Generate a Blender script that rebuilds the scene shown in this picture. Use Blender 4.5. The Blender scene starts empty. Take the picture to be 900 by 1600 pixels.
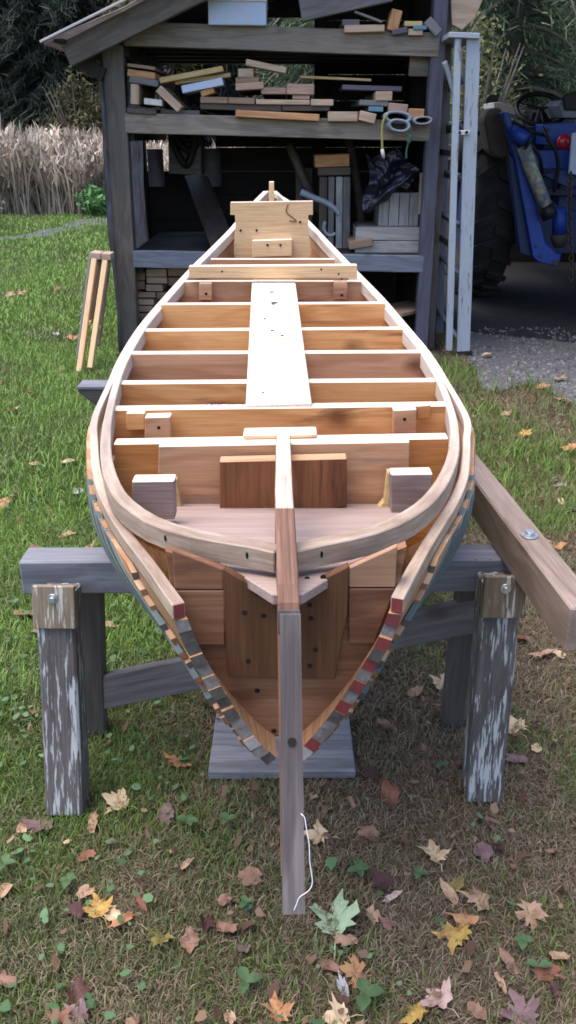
import bpy, bmesh, math, random
import numpy as np
from mathutils import Vector, Matrix, noise as mnoise

random.seed(7)
rng = np.random.default_rng(11)
scene = bpy.context.scene
col = scene.collection
R = math.radians

# ------------------------------------------------------------------ camera (standing person, phone held upright)
CAMH, PITCH, F = 1.55, R(23.5), 1350.0
cam_data = bpy.data.cameras.new("camera")
cam_data.sensor_fit = 'VERTICAL'
cam_data.sensor_height = 24.0
cam_data.lens = 24.0 * F / 1600.0
cam_data.clip_start = 0.05
cam_data.clip_end = 2000
cam = bpy.data.objects.new("camera", cam_data)
cam.location = (0, 0, CAMH)
cam.rotation_euler = (R(90) - PITCH, 0, 0)
col.objects.link(cam)
scene.camera = cam

SP, CP = math.sin(PITCH), math.cos(PITCH)
def ray(px, py):
    u, v = (px - 450) / F, (800 - py) / F
    return Vector((u, CP + v * SP, -SP + v * CP))
def P(px, py, d):                     # measured point of the photo at the distance d ahead
    r = ray(px, py); k = d / r.y
    return Vector((r.x * k, d, CAMH + r.z * k))
def PZ(px, py, z=0.0):                # measured point of the photo at the height z
    r = ray(px, py); k = (z - CAMH) / r.z
    return Vector((r.x * k, r.y * k, z))

# ------------------------------------------------------------------ node helpers
def new_mat(name):
    m = bpy.data.materials.new(name); m.use_nodes = True
    nt = m.node_tree
    return m, nt, nt.nodes["Principled BSDF"]
def N(nt, t, **kw):
    n = nt.nodes.new(t)
    for k, v in kw.items():
        if k.startswith('i_'):
            n.inputs[k[2:].replace('_', ' ')].default_value = v
        else:
            setattr(n, k, v)
    return n
def L(nt, a, b): nt.links.new(a, b)
def ramp(nt, src, stops):
    r = N(nt, 'ShaderNodeValToRGB')
    e = r.color_ramp.elements
    while len(e) < len(stops): e.new(0.5)
    for i, (p, c) in enumerate(stops):
        e[i].position = p; e[i].color = (c[0], c[1], c[2], 1) if not isinstance(c, (int, float)) else (c, c, c, 1)
    L(nt, src, r.inputs['Fac'])
    return r
def mix(nt, fac, a, b, mode='MIX'):
    m = N(nt, 'ShaderNodeMix', data_type='RGBA', blend_type=mode)
    for sock, v in ((m.inputs[0], fac), (m.inputs[6], a), (m.inputs[7], b)):
        if hasattr(v, 'is_linked') or hasattr(v, 'links'): L(nt, v, sock)
        elif isinstance(v, (int, float)): sock.default_value = v
        else: sock.default_value = (v[0], v[1], v[2], 1)
    return m.outputs[2]

def wood(name, light, dark, axis='X', knots=0.4, fig=1.0, streak=None, streak_amt=0.0, fine=1.0, rough=0.62, sat_var=0.12, flecks=None, fleck_amt=0.5, bump=0.25, knot_col=None):
    """sawn timber: growth figure, fibre, knots, optional stain streaks and paint flecks; grain along a local axis or the UV u axis"""
    m, nt, bs = new_mat(name)
    tc = N(nt, 'ShaderNodeTexCoord')
    oi = N(nt, 'ShaderNodeObjectInfo')
    src = tc.outputs['UV'] if axis == 'UV' else tc.outputs['Object']
    off = N(nt, 'ShaderNodeVectorMath', operation='SCALE'); off.inputs['Scale'].default_value = 37.0
    comb = N(nt, 'ShaderNodeCombineXYZ')
    for i in range(3): L(nt, oi.outputs['Random'], comb.inputs[i])
    L(nt, comb.outputs[0], off.inputs[0])
    add = N(nt, 'ShaderNodeVectorMath', operation='ADD')
    L(nt, src, add.inputs[0]); L(nt, off.outputs[0], add.inputs[1])
    P0 = add.outputs[0]
    ax = {'X': 0, 'UV': 0, 'Y': 1, 'Z': 2}[axis]
    def mapped(along, across):
        mp = N(nt, 'ShaderNodeMapping')
        s = [across] * 3; s[ax] = along
        mp.inputs['Scale'].default_value = s
        L(nt, P0, mp.inputs['Vector']); return mp.outputs[0]
    def knot_vec():
        mp = N(nt, 'ShaderNodeMapping')
        s = [2.0, 0.06, 6.5]; s[ax] = 4.2
        if ax == 2: s = [6.5, 0.06, 4.2]
        if ax == 1: s = [6.0, 4.0, 0.06]
        if axis == 'UV': s = [4.0, 12.0, 0.06]
        mp.inputs['Scale'].default_value = s
        nd = N(nt, 'ShaderNodeTexNoise', i_Scale=14.0, i_Detail=2.0); L(nt, P0, nd.inputs['Vector'])
        dv = N(nt, 'ShaderNodeVectorMath', operation='SCALE'); dv.inputs['Scale'].default_value = 0.16; L(nt, nd.outputs['Color'], dv.inputs[0])
        L(nt, P0, mp.inputs['Vector'])
        sv = N(nt, 'ShaderNodeVectorMath', operation='ADD'); L(nt, mp.outputs[0], sv.inputs[0]); L(nt, dv.outputs[0], sv.inputs[1])
        return sv.outputs[0]
    # figure: distorted bands
    n1 = N(nt, 'ShaderNodeTexNoise', i_Scale=1.0, i_Detail=3.0, i_Roughness=0.5, i_Distortion=0.6)
    L(nt, mapped(1.3, 9.0), n1.inputs['Vector'])
    mul = N(nt, 'ShaderNodeMath', operation='MULTIPLY'); mul.inputs[1].default_value = 9.0
    L(nt, n1.outputs['Fac'], mul.inputs[0])
    sn = N(nt, 'ShaderNodeMath', operation='SINE'); 
    mul2 = N(nt, 'ShaderNodeMath', operation='MULTIPLY'); mul2.inputs[1].default_value = 3.2
    L(nt, mul.outputs[0], mul2.inputs[0]); L(nt, mul2.outputs[0], sn.inputs[0])
    half = N(nt, 'ShaderNodeMath', operation='MULTIPLY_ADD'); half.inputs[1].default_value = 0.5; half.inputs[2].default_value = 0.5
    L(nt, sn.outputs[0], half.inputs[0])
    # fibre
    n2 = N(nt, 'ShaderNodeTexNoise', i_Scale=1.0, i_Detail=4.0, i_Roughness=0.65)
    L(nt, mapped(7.0, 190.0), n2.inputs['Vector'])
    n3 = N(nt, 'ShaderNodeTexNoise', i_Scale=1.0, i_Detail=4.0, i_Roughness=0.55)
    L(nt, mapped(2.2, 7.0), n3.inputs['Vector'])
    c0 = mix(nt, n3.outputs['Fac'], light, tuple(0.62 * l + 0.38 * k for l, k in zip(light, dark)))
    figr = ramp(nt, half.outputs[0], [(0.35, 0.0), (1.0, 1.0)])
    fm = N(nt, 'ShaderNodeMath', operation='MULTIPLY'); fm.inputs[1].default_value = 0.55 * fig
    L(nt, figr.outputs[0], fm.inputs[0])
    c1 = mix(nt, fm.outputs[0], c0, dark)
    fr = ramp(nt, n2.outputs['Fac'], [(0.35, 1.0), (0.62, 0.0)])
    ff = N(nt, 'ShaderNodeMath', operation='MULTIPLY'); ff.inputs[1].default_value = 0.42 * fine
    L(nt, fr.outputs[0], ff.inputs[0])
    c2 = mix(nt, ff.outputs[0], c1, tuple(0.55 * k for k in dark))
    if streak_amt > 0:
        n4 = N(nt, 'ShaderNodeTexNoise', i_Scale=1.0, i_Detail=5.0, i_Roughness=0.6, i_Distortion=0.8)
        L(nt, mapped(1.6, 12.0), n4.inputs['Vector'])
        sr = ramp(nt, n4.outputs['Fac'], [(0.56, 0.0), (0.66, 1.0)])
        sm = N(nt, 'ShaderNodeMath', operation='MULTIPLY'); sm.inputs[1].default_value = streak_amt
        L(nt, sr.outputs[0], sm.inputs[0])
        c2 = mix(nt, sm.outputs[0], c2, streak)
    if knots > 0:
        vo = N(nt, 'ShaderNodeTexVoronoi', i_Scale=1.0, i_Randomness=1.0)
        L(nt, knot_vec(), vo.inputs['Vector'])
        kr = ramp(nt, vo.outputs['Distance'], [(0.05, 1.0), (0.11, 0.65), (0.22, 0.0)])
        sel = N(nt, 'ShaderNodeSeparateColor'); L(nt, vo.outputs['Color'], sel.inputs[0])
        gt = N(nt, 'ShaderNodeMath', operation='LESS_THAN'); gt.inputs[1].default_value = knots
        L(nt, sel.outputs[0], gt.inputs[0])
        km = N(nt, 'ShaderNodeMath', operation='MULTIPLY'); L(nt, kr.outputs[0], km.inputs[0]); L(nt, gt.outputs[0], km.inputs[1])
        kk = N(nt, 'ShaderNodeMath', operation='MULTIPLY'); kk.inputs[1].default_value = 0.85
        L(nt, km.outputs[0], kk.inputs[0])
        c2 = mix(nt, kk.outputs[0], c2, knot_col or (dark[0] * 0.28, dark[1] * 0.22, dark[2] * 0.2))
    if flecks:
        n5 = N(nt, 'ShaderNodeTexNoise', i_Scale=1.0, i_Detail=5.0, i_Roughness=0.6, i_Distortion=0.3)
        L(nt, mapped(15.0, 170.0), n5.inputs['Vector'])
        n6 = N(nt, 'ShaderNodeTexNoise', i_Scale=1.0, i_Detail=2.0)
        L(nt, mapped(5.0, 38.0), n6.inputs['Vector'])
        sm5 = N(nt, 'ShaderNodeMath', operation='ADD'); L(nt, n5.outputs['Fac'], sm5.inputs[0]); L(nt, n6.outputs['Fac'], sm5.inputs[1])
        t = 1.22 - 0.30 * fleck_amt
        fl = ramp(nt, sm5.outputs[0], [(0.0, 0.0), (1.0, 1.0)])
        mr = N(nt, 'ShaderNodeMapRange'); mr.inputs['From Min'].default_value = t; mr.inputs['From Max'].default_value = t + 0.07
        L(nt, sm5.outputs[0], mr.inputs['Value'])
        c2 = mix(nt, mr.outputs[0], c2, flecks)
    # piece to piece variation
    hs = N(nt, 'ShaderNodeHueSaturation')
    vr = N(nt, 'ShaderNodeMapRange'); vr.inputs['To Min'].default_value = 1 - sat_var; vr.inputs['To Max'].default_value = 1 + sat_var
    L(nt, oi.outputs['Random'], vr.inputs['Value']); L(nt, vr.outputs[0], hs.inputs['Value'])
    L(nt, c2, hs.inputs['Color'])
    L(nt, hs.outputs[0], bs.inputs['Base Color'])
    bs.inputs['Roughness'].default_value = rough
    bs.inputs['Specular IOR Level'].default_value = 0.25
    bp = N(nt, 'ShaderNodeBump', i_Strength=bump, i_Distance=0.002)
    L(nt, n2.outputs['Fac'], bp.inputs['Height']); L(nt, bp.outputs[0], bs.inputs['Normal'])
    return m

def plain(name, c, rough=0.6, metal=0.0, var=0.25, scale=14.0, c2=None, spec=0.3, bump=0.1):
    m, nt, bs = new_mat(name)
    tc = N(nt, 'ShaderNodeTexCoord')
    n = N(nt, 'ShaderNodeTexNoise', i_Scale=scale, i_Detail=6.0, i_Roughness=0.65)
    L(nt, tc.outputs['Object'], n.inputs['Vector'])
    d = c2 or tuple(x * (1 - var) for x in c)
    r = ramp(nt, n.outputs['Fac'], [(0.35, c), (0.68, d)])
    L(nt, r.outputs[0], bs.inputs['Base Color'])
    bs.inputs['Roughness'].default_value = rough; bs.inputs['Metallic'].default_value = metal
    bs.inputs['Specular IOR Level'].default_value = spec
    bp = N(nt, 'ShaderNodeBump', i_Strength=bump, i_Distance=0.004)
    L(nt, n.outputs['Fac'], bp.inputs['Height']); L(nt, bp.outputs[0], bs.inputs['Normal'])
    return m

def vcol_mat(name, rough=0.7, transl=0.0, spec=0.15):
    """uses the per-blade / per-leaf colour stored on the mesh (the colour of each blade itself)"""
    m, nt, bs = new_mat(name)
    a = N(nt, 'ShaderNodeAttribute', attribute_name='Col')
    L(nt, a.outputs['Color'], bs.inputs['Base Color'])
    bs.inputs['Roughness'].default_value = rough
    bs.inputs['Specular IOR Level'].default_value = spec
    if transl > 0:
        tr = N(nt, 'ShaderNodeBsdfTranslucent'); L(nt, a.outputs['Color'], tr.inputs['Color'])
        ms = N(nt, 'ShaderNodeMixShader'); ms.inputs[0].default_value = transl
        out = nt.nodes['Material Output']
        L(nt, bs.outputs[0], ms.inputs[1]); L(nt, tr.outputs[0], ms.inputs[2]); L(nt, ms.outputs[0], out.inputs['Surface'])
    return m

PINE_L, PINE_D = (0.70, 0.37, 0.15), (0.46, 0.18, 0.055)
M = {}
M['pine_x'] = wood('pine_board', PINE_L, PINE_D, 'X', knots=0.6, fig=1.2, fine=0.6, streak=(0.17, 0.065, 0.035), streak_amt=0.75, sat_var=0.12)
M['pine_deep'] = wood('amber_pine_board', (0.58, 0.275, 0.095), (0.36, 0.13, 0.036), 'X', knots=0.5, streak=(0.2, 0.07, 0.03), streak_amt=0.3)
M['pine_pink'] = wood('pinkish_pine_board', (0.56, 0.315, 0.18), (0.37, 0.17, 0.085), 'X', knots=0.5, fig=1.2, fine=0.6, streak=(0.20, 0.09, 0.06), streak_amt=0.75)
M['pine_pale'] = wood('pale_pine', (0.72, 0.49, 0.285), (0.56, 0.335, 0.165), 'X', knots=0.22, fig=0.6)
M['pine_paley'] = wood('pale_plank', (0.70, 0.61, 0.49), (0.58, 0.46, 0.33), 'Y', knots=0.3, fig=0.5)
M['edge'] = wood('top_lit_sawn_edge', (0.78, 0.63, 0.51), (0.66, 0.48, 0.36), 'X', knots=0.0, fig=0.5, fine=0.7)  # paler upward sawn edges; the overhead light is put into their colour
M['rail'] = wood('pale_rail', (0.66, 0.555, 0.46), (0.50, 0.385, 0.31), 'UV', knots=0.15, fig=0.7, streak=(0.30, 0.24, 0.215), streak_amt=0.6, fine=0.8)
def bow_shade_tint(mat, start, end, tint):
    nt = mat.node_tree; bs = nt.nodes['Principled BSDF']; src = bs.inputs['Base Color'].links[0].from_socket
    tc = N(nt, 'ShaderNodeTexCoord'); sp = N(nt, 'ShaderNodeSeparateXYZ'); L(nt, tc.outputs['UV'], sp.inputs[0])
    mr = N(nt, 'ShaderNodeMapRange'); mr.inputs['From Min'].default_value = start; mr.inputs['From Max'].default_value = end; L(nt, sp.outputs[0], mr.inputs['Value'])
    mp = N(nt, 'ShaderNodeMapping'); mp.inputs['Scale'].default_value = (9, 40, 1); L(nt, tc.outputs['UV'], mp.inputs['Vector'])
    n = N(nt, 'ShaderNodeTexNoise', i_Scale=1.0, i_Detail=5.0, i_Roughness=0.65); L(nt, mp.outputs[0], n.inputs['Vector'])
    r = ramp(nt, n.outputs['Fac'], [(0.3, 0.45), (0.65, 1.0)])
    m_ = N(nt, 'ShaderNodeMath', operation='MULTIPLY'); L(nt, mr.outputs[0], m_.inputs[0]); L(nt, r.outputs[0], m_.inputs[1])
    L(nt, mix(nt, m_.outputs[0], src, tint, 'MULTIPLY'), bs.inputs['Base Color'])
bow_shade_tint(M['rail'], 3.0, 4.1, (0.44, 0.36, 0.31))  # shade of the bow's front faces painted in, together with grey mottling
M['strip'] = wood('cedar_strip', (0.42, 0.235, 0.125), (0.25, 0.12, 0.06), 'UV', knots=0.15, streak=(0.16, 0.09, 0.06), streak_amt=0.5)
M['strip_pale'] = wood('pale_cedar_strip', (0.50, 0.335, 0.21), (0.33, 0.19, 0.11), 'UV', knots=0.15, streak=(0.2, 0.1, 0.06), streak_amt=0.5)
M['strip_green'] = wood('grey_green_painted_strip', (0.080, 0.102, 0.102), (0.05, 0.062, 0.064), 'UV', knots=0.0, fig=0.5, fine=0.6)
M['end_red'] = plain('red_painted_end', (0.20, 0.032, 0.034), 0.6, var=0.5, scale=60, c2=(0.12, 0.035, 0.034))
M['end_grey'] = plain('grey_weathered_end', (0.21, 0.185, 0.18), 0.7, scale=70, c2=(0.10, 0.08, 0.078))
M['end_dark'] = plain('dark_weathered_end', (0.085, 0.075, 0.068), 0.7, scale=70, c2=(0.05, 0.042, 0.038))
M['end_tan'] = plain('tan_sawn_end', (0.24, 0.125, 0.075), 0.7, scale=70, c2=(0.12, 0.05, 0.03))
M['end_white'] = plain('pale_sawn_end', (0.34, 0.30, 0.29), 0.7, scale=70)
M['red_brown'] = wood('red_brown_board', (0.26, 0.105, 0.042), (0.13, 0.045, 0.018), 'Z', knots=0.55, streak=(0.05, 0.02, 0.012), streak_amt=0.75, knot_col=(0.02, 0.012, 0.01))
M['umber'] = wood('dark_umber_plank', (0.125, 0.055, 0.026), (0.06, 0.025, 0.012), 'Z', knots=0.6, streak=(0.03, 0.014, 0.01), streak_amt=0.7, knot_col=(0.015, 0.01, 0.008))
M['bulkhead'] = wood('warm_brown_bulkhead', (0.27, 0.135, 0.075), (0.16, 0.065, 0.032), 'X', knots=0.55, fig=1.1, streak=(0.10, 0.04, 0.025), streak_amt=0.8)
M['bulk_pale'] = wood('pale_brown_bulkhead_plank', (0.36, 0.21, 0.13), (0.23, 0.12, 0.07), 'X', knots=0.3, fig=1.1, streak=(0.2, 0.13, 0.11), streak_amt=0.6)
M['bow_board'] = wood('dull_pink_brown_board', (0.50, 0.275, 0.15), (0.32, 0.15, 0.075), 'X', knots=0.4, fig=1.2, fine=0.6, streak=(0.22, 0.13, 0.105), streak_amt=0.8)
M['mauve_x'] = wood('weathered_mauve_block', (0.31, 0.22, 0.195), (0.18, 0.12, 0.105), 'X', knots=0.0, fig=1.2)
M['stem'] = wood('sawn_red_stem', (0.27, 0.15, 0.10), (0.13, 0.055, 0.036), 'UV', knots=0.0, fig=1.0, fine=1.7, bump=0.8)
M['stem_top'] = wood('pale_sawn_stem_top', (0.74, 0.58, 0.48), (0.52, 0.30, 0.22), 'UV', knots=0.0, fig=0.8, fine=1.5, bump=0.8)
M['stem_grey'] = wood('weathered_grey_plank', (0.18, 0.152, 0.150), (0.058, 0.046, 0.045), 'UV', knots=0.2, fig=1.4, fine=1.2, bump=0.5)
M['mauve_floor'] = wood('weathered_deck', (0.40, 0.295, 0.26), (0.27, 0.185, 0.16), 'X', knots=0.05, fig=0.8)
M['grey_x'] = wood('silver_grey_timber', (0.235, 0.225, 0.24), (0.105, 0.098, 0.11), 'X', knots=0.2, fine=1.2, streak=(0.06, 0.055, 0.06), streak_amt=0.5)
M['horse_beam'] = wood('blue_grey_timber', (0.215, 0.215, 0.245), (0.11, 0.108, 0.13), 'X', knots=0.25, fine=1.0, streak=(0.32, 0.34, 0.40), streak_amt=0.4)
M['horse_leg'] = wood('peeling_white_paint_timber', (0.135, 0.117, 0.113), (0.058, 0.049, 0.047), 'X', knots=0.1, fine=1.4, flecks=(0.35, 0.355, 0.365), fleck_amt=0.56, sat_var=0.05)
M['horse_plate'] = wood('stained_plate', (0.22, 0.175, 0.13), (0.09, 0.055, 0.038), 'X', knots=0.2, flecks=(0.36, 0.35, 0.32), fleck_amt=0.42, streak=(0.075, 0.035, 0.022), streak_amt=0.95)
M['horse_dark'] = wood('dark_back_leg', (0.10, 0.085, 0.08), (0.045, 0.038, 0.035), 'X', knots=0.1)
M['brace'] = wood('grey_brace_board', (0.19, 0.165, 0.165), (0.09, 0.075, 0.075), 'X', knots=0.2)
M['timber'] = wood('brown_grey_timber', (0.30, 0.225, 0.19), (0.15, 0.105, 0.082), 'X', knots=0.15, streak=(0.10, 0.07, 0.055), streak_amt=0.6)
M['shed_post'] = wood('old_shed_post', (0.130, 0.108, 0.094), (0.060, 0.048, 0.042), 'X', knots=0.25, streak=(0.05, 0.045, 0.045), streak_amt=0.5)
M['shed_rail'] = wood('old_shed_beam', (0.25, 0.205, 0.17), (0.11, 0.085, 0.070), 'X', knots=0.2, streak=(0.07, 0.055, 0.05), streak_amt=0.5)
M['shed_rail_blue'] = wood('blue_grey_shed_rail', (0.185, 0.195, 0.24), (0.09, 0.095, 0.125), 'X', knots=0.25, streak=(0.06, 0.055, 0.06), streak_amt=0.5)
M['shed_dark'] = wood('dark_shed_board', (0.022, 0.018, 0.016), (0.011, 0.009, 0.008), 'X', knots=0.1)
M['shed_purple'] = wood('purple_grey_post', (0.095, 0.092, 0.125), (0.05, 0.048, 0.068), 'X', knots=0.15)
M['metal'] = plain('galvanised_sheet', (0.42, 0.48, 0.55), 0.45, 0.6, c2=(0.32, 0.24, 0.26), scale=6)
M['roof_metal'] = plain('rusty_pink_roof_sheet', (0.34, 0.31, 0.31), 0.5, 0.2, c2=(0.22, 0.18, 0.17), scale=5)
for k, lt, dk in (('or', (0.52, 0.28, 0.135), (0.30, 0.13, 0.055)), ('tan', (0.48, 0.345, 0.25), (0.28, 0.185, 0.125)),
                  ('gry', (0.18, 0.165, 0.17), (0.09, 0.08, 0.085)), ('yel', (0.56, 0.40, 0.20), (0.38, 0.245, 0.10)),
                  ('drk', (0.11, 0.082, 0.07), (0.055, 0.04, 0.035)), ('pnk', (0.44, 0.285, 0.22), (0.25, 0.145, 0.11)),
                  ('brn', (0.27, 0.175, 0.125), (0.14, 0.085, 0.06)), ('pur', (0.13, 0.11, 0.145), (0.07, 0.06, 0.08))):
    M['b_' + k] = wood('stored_board_' + {'or': 'orange', 'tan': 'tan', 'gry': 'grey', 'yel': 'yellow', 'drk': 'dark', 'pnk': 'pink', 'brn': 'brown', 'pur': 'purple'}[k], lt, dk, 'X', knots=0.2)
M['b_blu'] = plain('pale_blue_paint', (0.34, 0.44, 0.62), 0.5, c2=(0.42, 0.40, 0.46), scale=18)
M['b_tea'] = plain('teal_paint', (0.10, 0.20, 0.26), 0.5, scale=18)
M['b_wht'] = plain('chalky_white_paint', (0.55, 0.50, 0.49), 0.6, scale=18)
M['ladder'] = wood('chipped_white_ladder_paint', (0.32, 0.345, 0.39), (0.25, 0.275, 0.32), 'X', knots=0.0, fig=0.3, fine=0.6, flecks=(0.10, 0.09, 0.105), fleck_amt=0.16)
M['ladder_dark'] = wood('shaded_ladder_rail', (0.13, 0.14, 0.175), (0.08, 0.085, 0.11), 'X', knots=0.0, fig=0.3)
M['drip'] = plain('pinkish_white_roof_edge', (0.42, 0.37, 0.38), 0.4, c2=(0.32, 0.30, 0.33), scale=5)
M['black'] = plain('black_iron', (0.012, 0.012, 0.013), 0.5, var=0.3)
M['bolt'] = plain('zinc_bolt', (0.55, 0.57, 0.60), 0.35, 0.8, var=0.3)
M['hole'] = plain('dark_hole', (0.015, 0.01, 0.008), 0.9)
M['rubber'] = plain('old_tyre_rubber', (0.015, 0.013, 0.013), 0.9, c2=(0.030, 0.025, 0.023), scale=9)
M['blue'] = plain('tractor_blue_paint', (0.012, 0.050, 0.30), 0.5, c2=(0.010, 0.035, 0.19), scale=7, spec=0.4)
M['blue_dk'] = plain('faded_blue_paint', (0.012, 0.032, 0.13), 0.55, c2=(0.025, 0.025, 0.05), scale=9)
M['cyl'] = plain('scraped_yellow_blue_cylinder', (0.03, 0.06, 0.22), 0.5, c2=(0.42, 0.38, 0.14), scale=16)
M['rust'] = plain('rusty_brown_steel', (0.075, 0.055, 0.045), 0.75, c2=(0.045, 0.032, 0.028), scale=10)
M['red_lens'] = plain('red_lens', (0.55, 0.015, 0.03), 0.25, var=0.3, spec=0.6)
M['chain'] = plain('rusty_chain', (0.10, 0.07, 0.055), 0.6, 0.5)
M['plastic_blk'] = plain('black_plastic_sheet', (0.014, 0.014, 0.028), 0.38, var=0.3, spec=0.5)
M['grey_plastic'] = plain('grey_plastic', (0.21, 0.23, 0.27), 0.4, scale=20)
M['wire'] = plain('thin_white_wire', (0.62, 0.60, 0.70), 0.4)
M['cord_y'] = plain('yellow_cord', (0.30, 0.25, 0.08), 0.8)
M['cord_g'] = plain('green_cord', (0.03, 0.07, 0.05), 0.8)
M['drum'] = plain('dull_grey_drum', (0.20, 0.21, 0.24), 0.5, 0.3)
M['pencil'] = plain('pencil_graphite', (0.20, 0.19, 0.23), 0.6)
M['grass'] = vcol_mat('grass_blades', 0.6, 0.25)
M['leafm'] = vcol_mat('foliage', 0.6, 0.2)
M['bark'] = wood('bark', (0.10, 0.08, 0.07), (0.045, 0.036, 0.032), 'Z', knots=0.0, bump=0.8)

# ------------------------------------------------------------------ object helpers
def tag(o, label=None, cat=None, group=None, kind=None):
    if label: o['label'] = label
    if cat: o['category'] = cat
    if group: o['group'] = group
    if kind: o['kind'] = kind
    return o
def E(name, loc, label, cat, group=None):
    o = bpy.data.objects.new(name, None); o.empty_display_size = 0.1
    o.location = loc; col.objects.link(o)
    return tag(o, label, cat, group)
def base_of(parent):
    """world location of the thing that a (sub-)part belongs to"""
    v = Vector((0, 0, 0)); q = parent
    while q is not None:
        v = v + q.location if q.type == 'EMPTY' else (q.matrix_basis @ v)
        q = q.parent
    return v
def world_of(o):
    m = Matrix.Identity(4); q = o
    while q is not None:
        m = q.matrix_basis.copy() @ m if q.type != 'EMPTY' else Matrix.Translation(q.location) @ m
        q = q.parent
    return m
def link(name, me, mats, parent=None, mw=None):
    o = bpy.data.objects.new(name, me)
    for m in (mats if isinstance(mats, (list, tuple)) else [mats]): me.materials.append(m)
    col.objects.link(o)
    mw = mw or Matrix.Identity(4)
    if parent is not None:
        o.parent = parent
        o.matrix_basis = world_of(parent).inverted() @ mw
    else:
        o.matrix_basis = mw
    return o
def from_bm(name, bm, mats, parent=None, mw=None, smooth=False):
    me = bpy.data.meshes.new(name)
    bm.normal_update()
    if mw is None:                     # world coordinates: put the origin at the base of the shape
        vs = [v.co for v in bm.verts]
        c = Vector((sum(v.x for v in vs) / len(vs), sum(v.y for v in vs) / len(vs), min(v.z for v in vs)))
        bmesh.ops.translate(bm, verts=bm.verts, vec=-c); mw = Matrix.Translation(c)
    bm.to_mesh(me); bm.free()
    if smooth:
        for p in me.polygons: p.use_smooth = True
    return link(name, me, mats, parent, mw)
def board(name, a, b, w, t, mat, parent=None, wdir=(0, 1, 0), bev=None, jag=0.0, endmat=None, taper=1.0):
    """a sawn board from a to b: width w along wdir, thickness t across it"""
    a, b, wd = Vector(a), Vector(b), Vector(wdir)
    x = (b - a); ln = x.length; x.normalize()
    z = x.cross(wd).normalized(); y = z.cross(x).normalized()
    bm = bmesh.new()
    bmesh.ops.create_cube(bm, size=1)
    for v in bm.verts:
        v.co = Vector((v.co.x * ln, v.co.y * w * (taper if v.co.x > 0 else 1), v.co.z * t))
    bv = min(0.004, t * 0.12) if bev is None else bev
    if jag:
        bmesh.ops.subdivide_edges(bm, edges=[e for e in bm.edges if abs((e.verts[0].co - e.verts[1].co).x) > ln * 0.5], cuts=9)
        sd = random.uniform(0, 50)
        for v in bm.verts:
            n = mnoise.noise_vector(Vector((v.co.x * 3 + sd, v.co.y * 9, v.co.z * 9)))
            v.co += Vector((0, n.y * jag, n.z * jag))
    if bv > 0:
        bmesh.ops.bevel(bm, geom=[e for e in bm.edges if len(e.link_faces) == 2 and e.calc_face_angle(0) > 0.8], offset=bv, segments=1, affect='EDGES')
    mw = Matrix((x, y, z)).transposed().to_4x4(); mw.translation = (a + b) / 2
    mats = [mat]
    if endmat:
        mats.append(endmat)
        for f in bm.faces:
            if abs(f.normal.x) > 0.9: f.material_index = 1
    return from_bm(name, bm, mats, parent, mw)
def prism(name, pts, vec, mat, parent=None, bev=0.003, top=None):
    """a polygon (world points) pushed along vec"""
    bm = bmesh.new()
    vec = Vector(vec)
    A = [bm.verts.new(Vector(p)) for p in pts]
    B = [bm.verts.new(Vector(p) + vec) for p in pts]
    bm.faces.new(A); bm.faces.new(B[::-1])
    n = len(A)
    for i in range(n): bm.faces.new((A[(i + 1) % n], A[i], B[i], B[(i + 1) % n]))
    bmesh.ops.recalc_face_normals(bm, faces=bm.faces)
    if bev: bmesh.ops.bevel(bm, geom=[e for e in bm.edges if e.calc_face_angle(0) > 0.35], offset=bev, segments=1, affect='EDGES', clamp_overlap=True)
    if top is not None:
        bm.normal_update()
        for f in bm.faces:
            if f.normal.z > 0.6: f.material_index = 1  # top light painted in: upward faces get the second material
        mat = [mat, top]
    return from_bm(name, bm, mat, parent)
def crom(pts, n):
    pts = [Vector(p) for p in pts]
    if len(pts) == 2: return [pts[0].lerp(pts[1], i / (n - 1)) for i in range(n)]
    q = [pts[0] * 2 - pts[1]] + pts + [pts[-1] * 2 - pts[-2]]
    seg = [(pts[i + 1] - pts[i]).length for i in range(len(pts) - 1)]
    tot = sum(seg); out = []
    for k in range(n):
        s = tot * k / (n - 1); i = 0
        while i < len(seg) - 1 and s > seg[i]: s -= seg[i]; i += 1
        t = min(1, s / max(seg[i], 1e-9)); p0, p1, p2, p3 = q[i:i + 4]
        out.append(0.5 * (2 * p1 + (p2 - p0) * t + (2 * p0 - 5 * p1 + 4 * p2 - p3) * t * t + (3 * p1 - p0 - 3 * p2 + p3) * t ** 3))
    return out
def add_tube(bm, pts, rad, n=8, mat=0):
    pts = [Vector(p) for p in pts]; rings = []
    for i, p in enumerate(pts):
        t = (pts[min(i + 1, len(pts) - 1)] - pts[max(i - 1, 0)])
        t = t.normalized() if t.length > 1e-9 else Vector((0, 0, 1))
        a = t.orthogonal().normalized() if i == 0 else (a - t * a.dot(t)).normalized()
        b = t.cross(a); r = rad[i] if isinstance(rad, (list, tuple)) else rad
        rings.append([bm.verts.new(p + (a * math.cos(2 * math.pi * k / n) + b * math.sin(2 * math.pi * k / n)) * r) for k in range(n)])
    for i in range(len(rings) - 1):
        for k in range(n):
            f = bm.faces.new((rings[i][k], rings[i][(k + 1) % n], rings[i + 1][(k + 1) % n], rings[i + 1][k])); f.material_index = mat; f.smooth = True
    for r, s in ((rings[0], -1), (rings[-1], 1)):
        f = bm.faces.new(r if s > 0 else r[::-1]); f.material_index = mat
def tube(name, pts, rad, mat, parent=None, n=8):
    bm = bmesh.new(); add_tube(bm, pts, rad, n)
    bmesh.ops.recalc_face_normals(bm, faces=bm.faces)
    return from_bm(name, bm, mat, parent)
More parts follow.
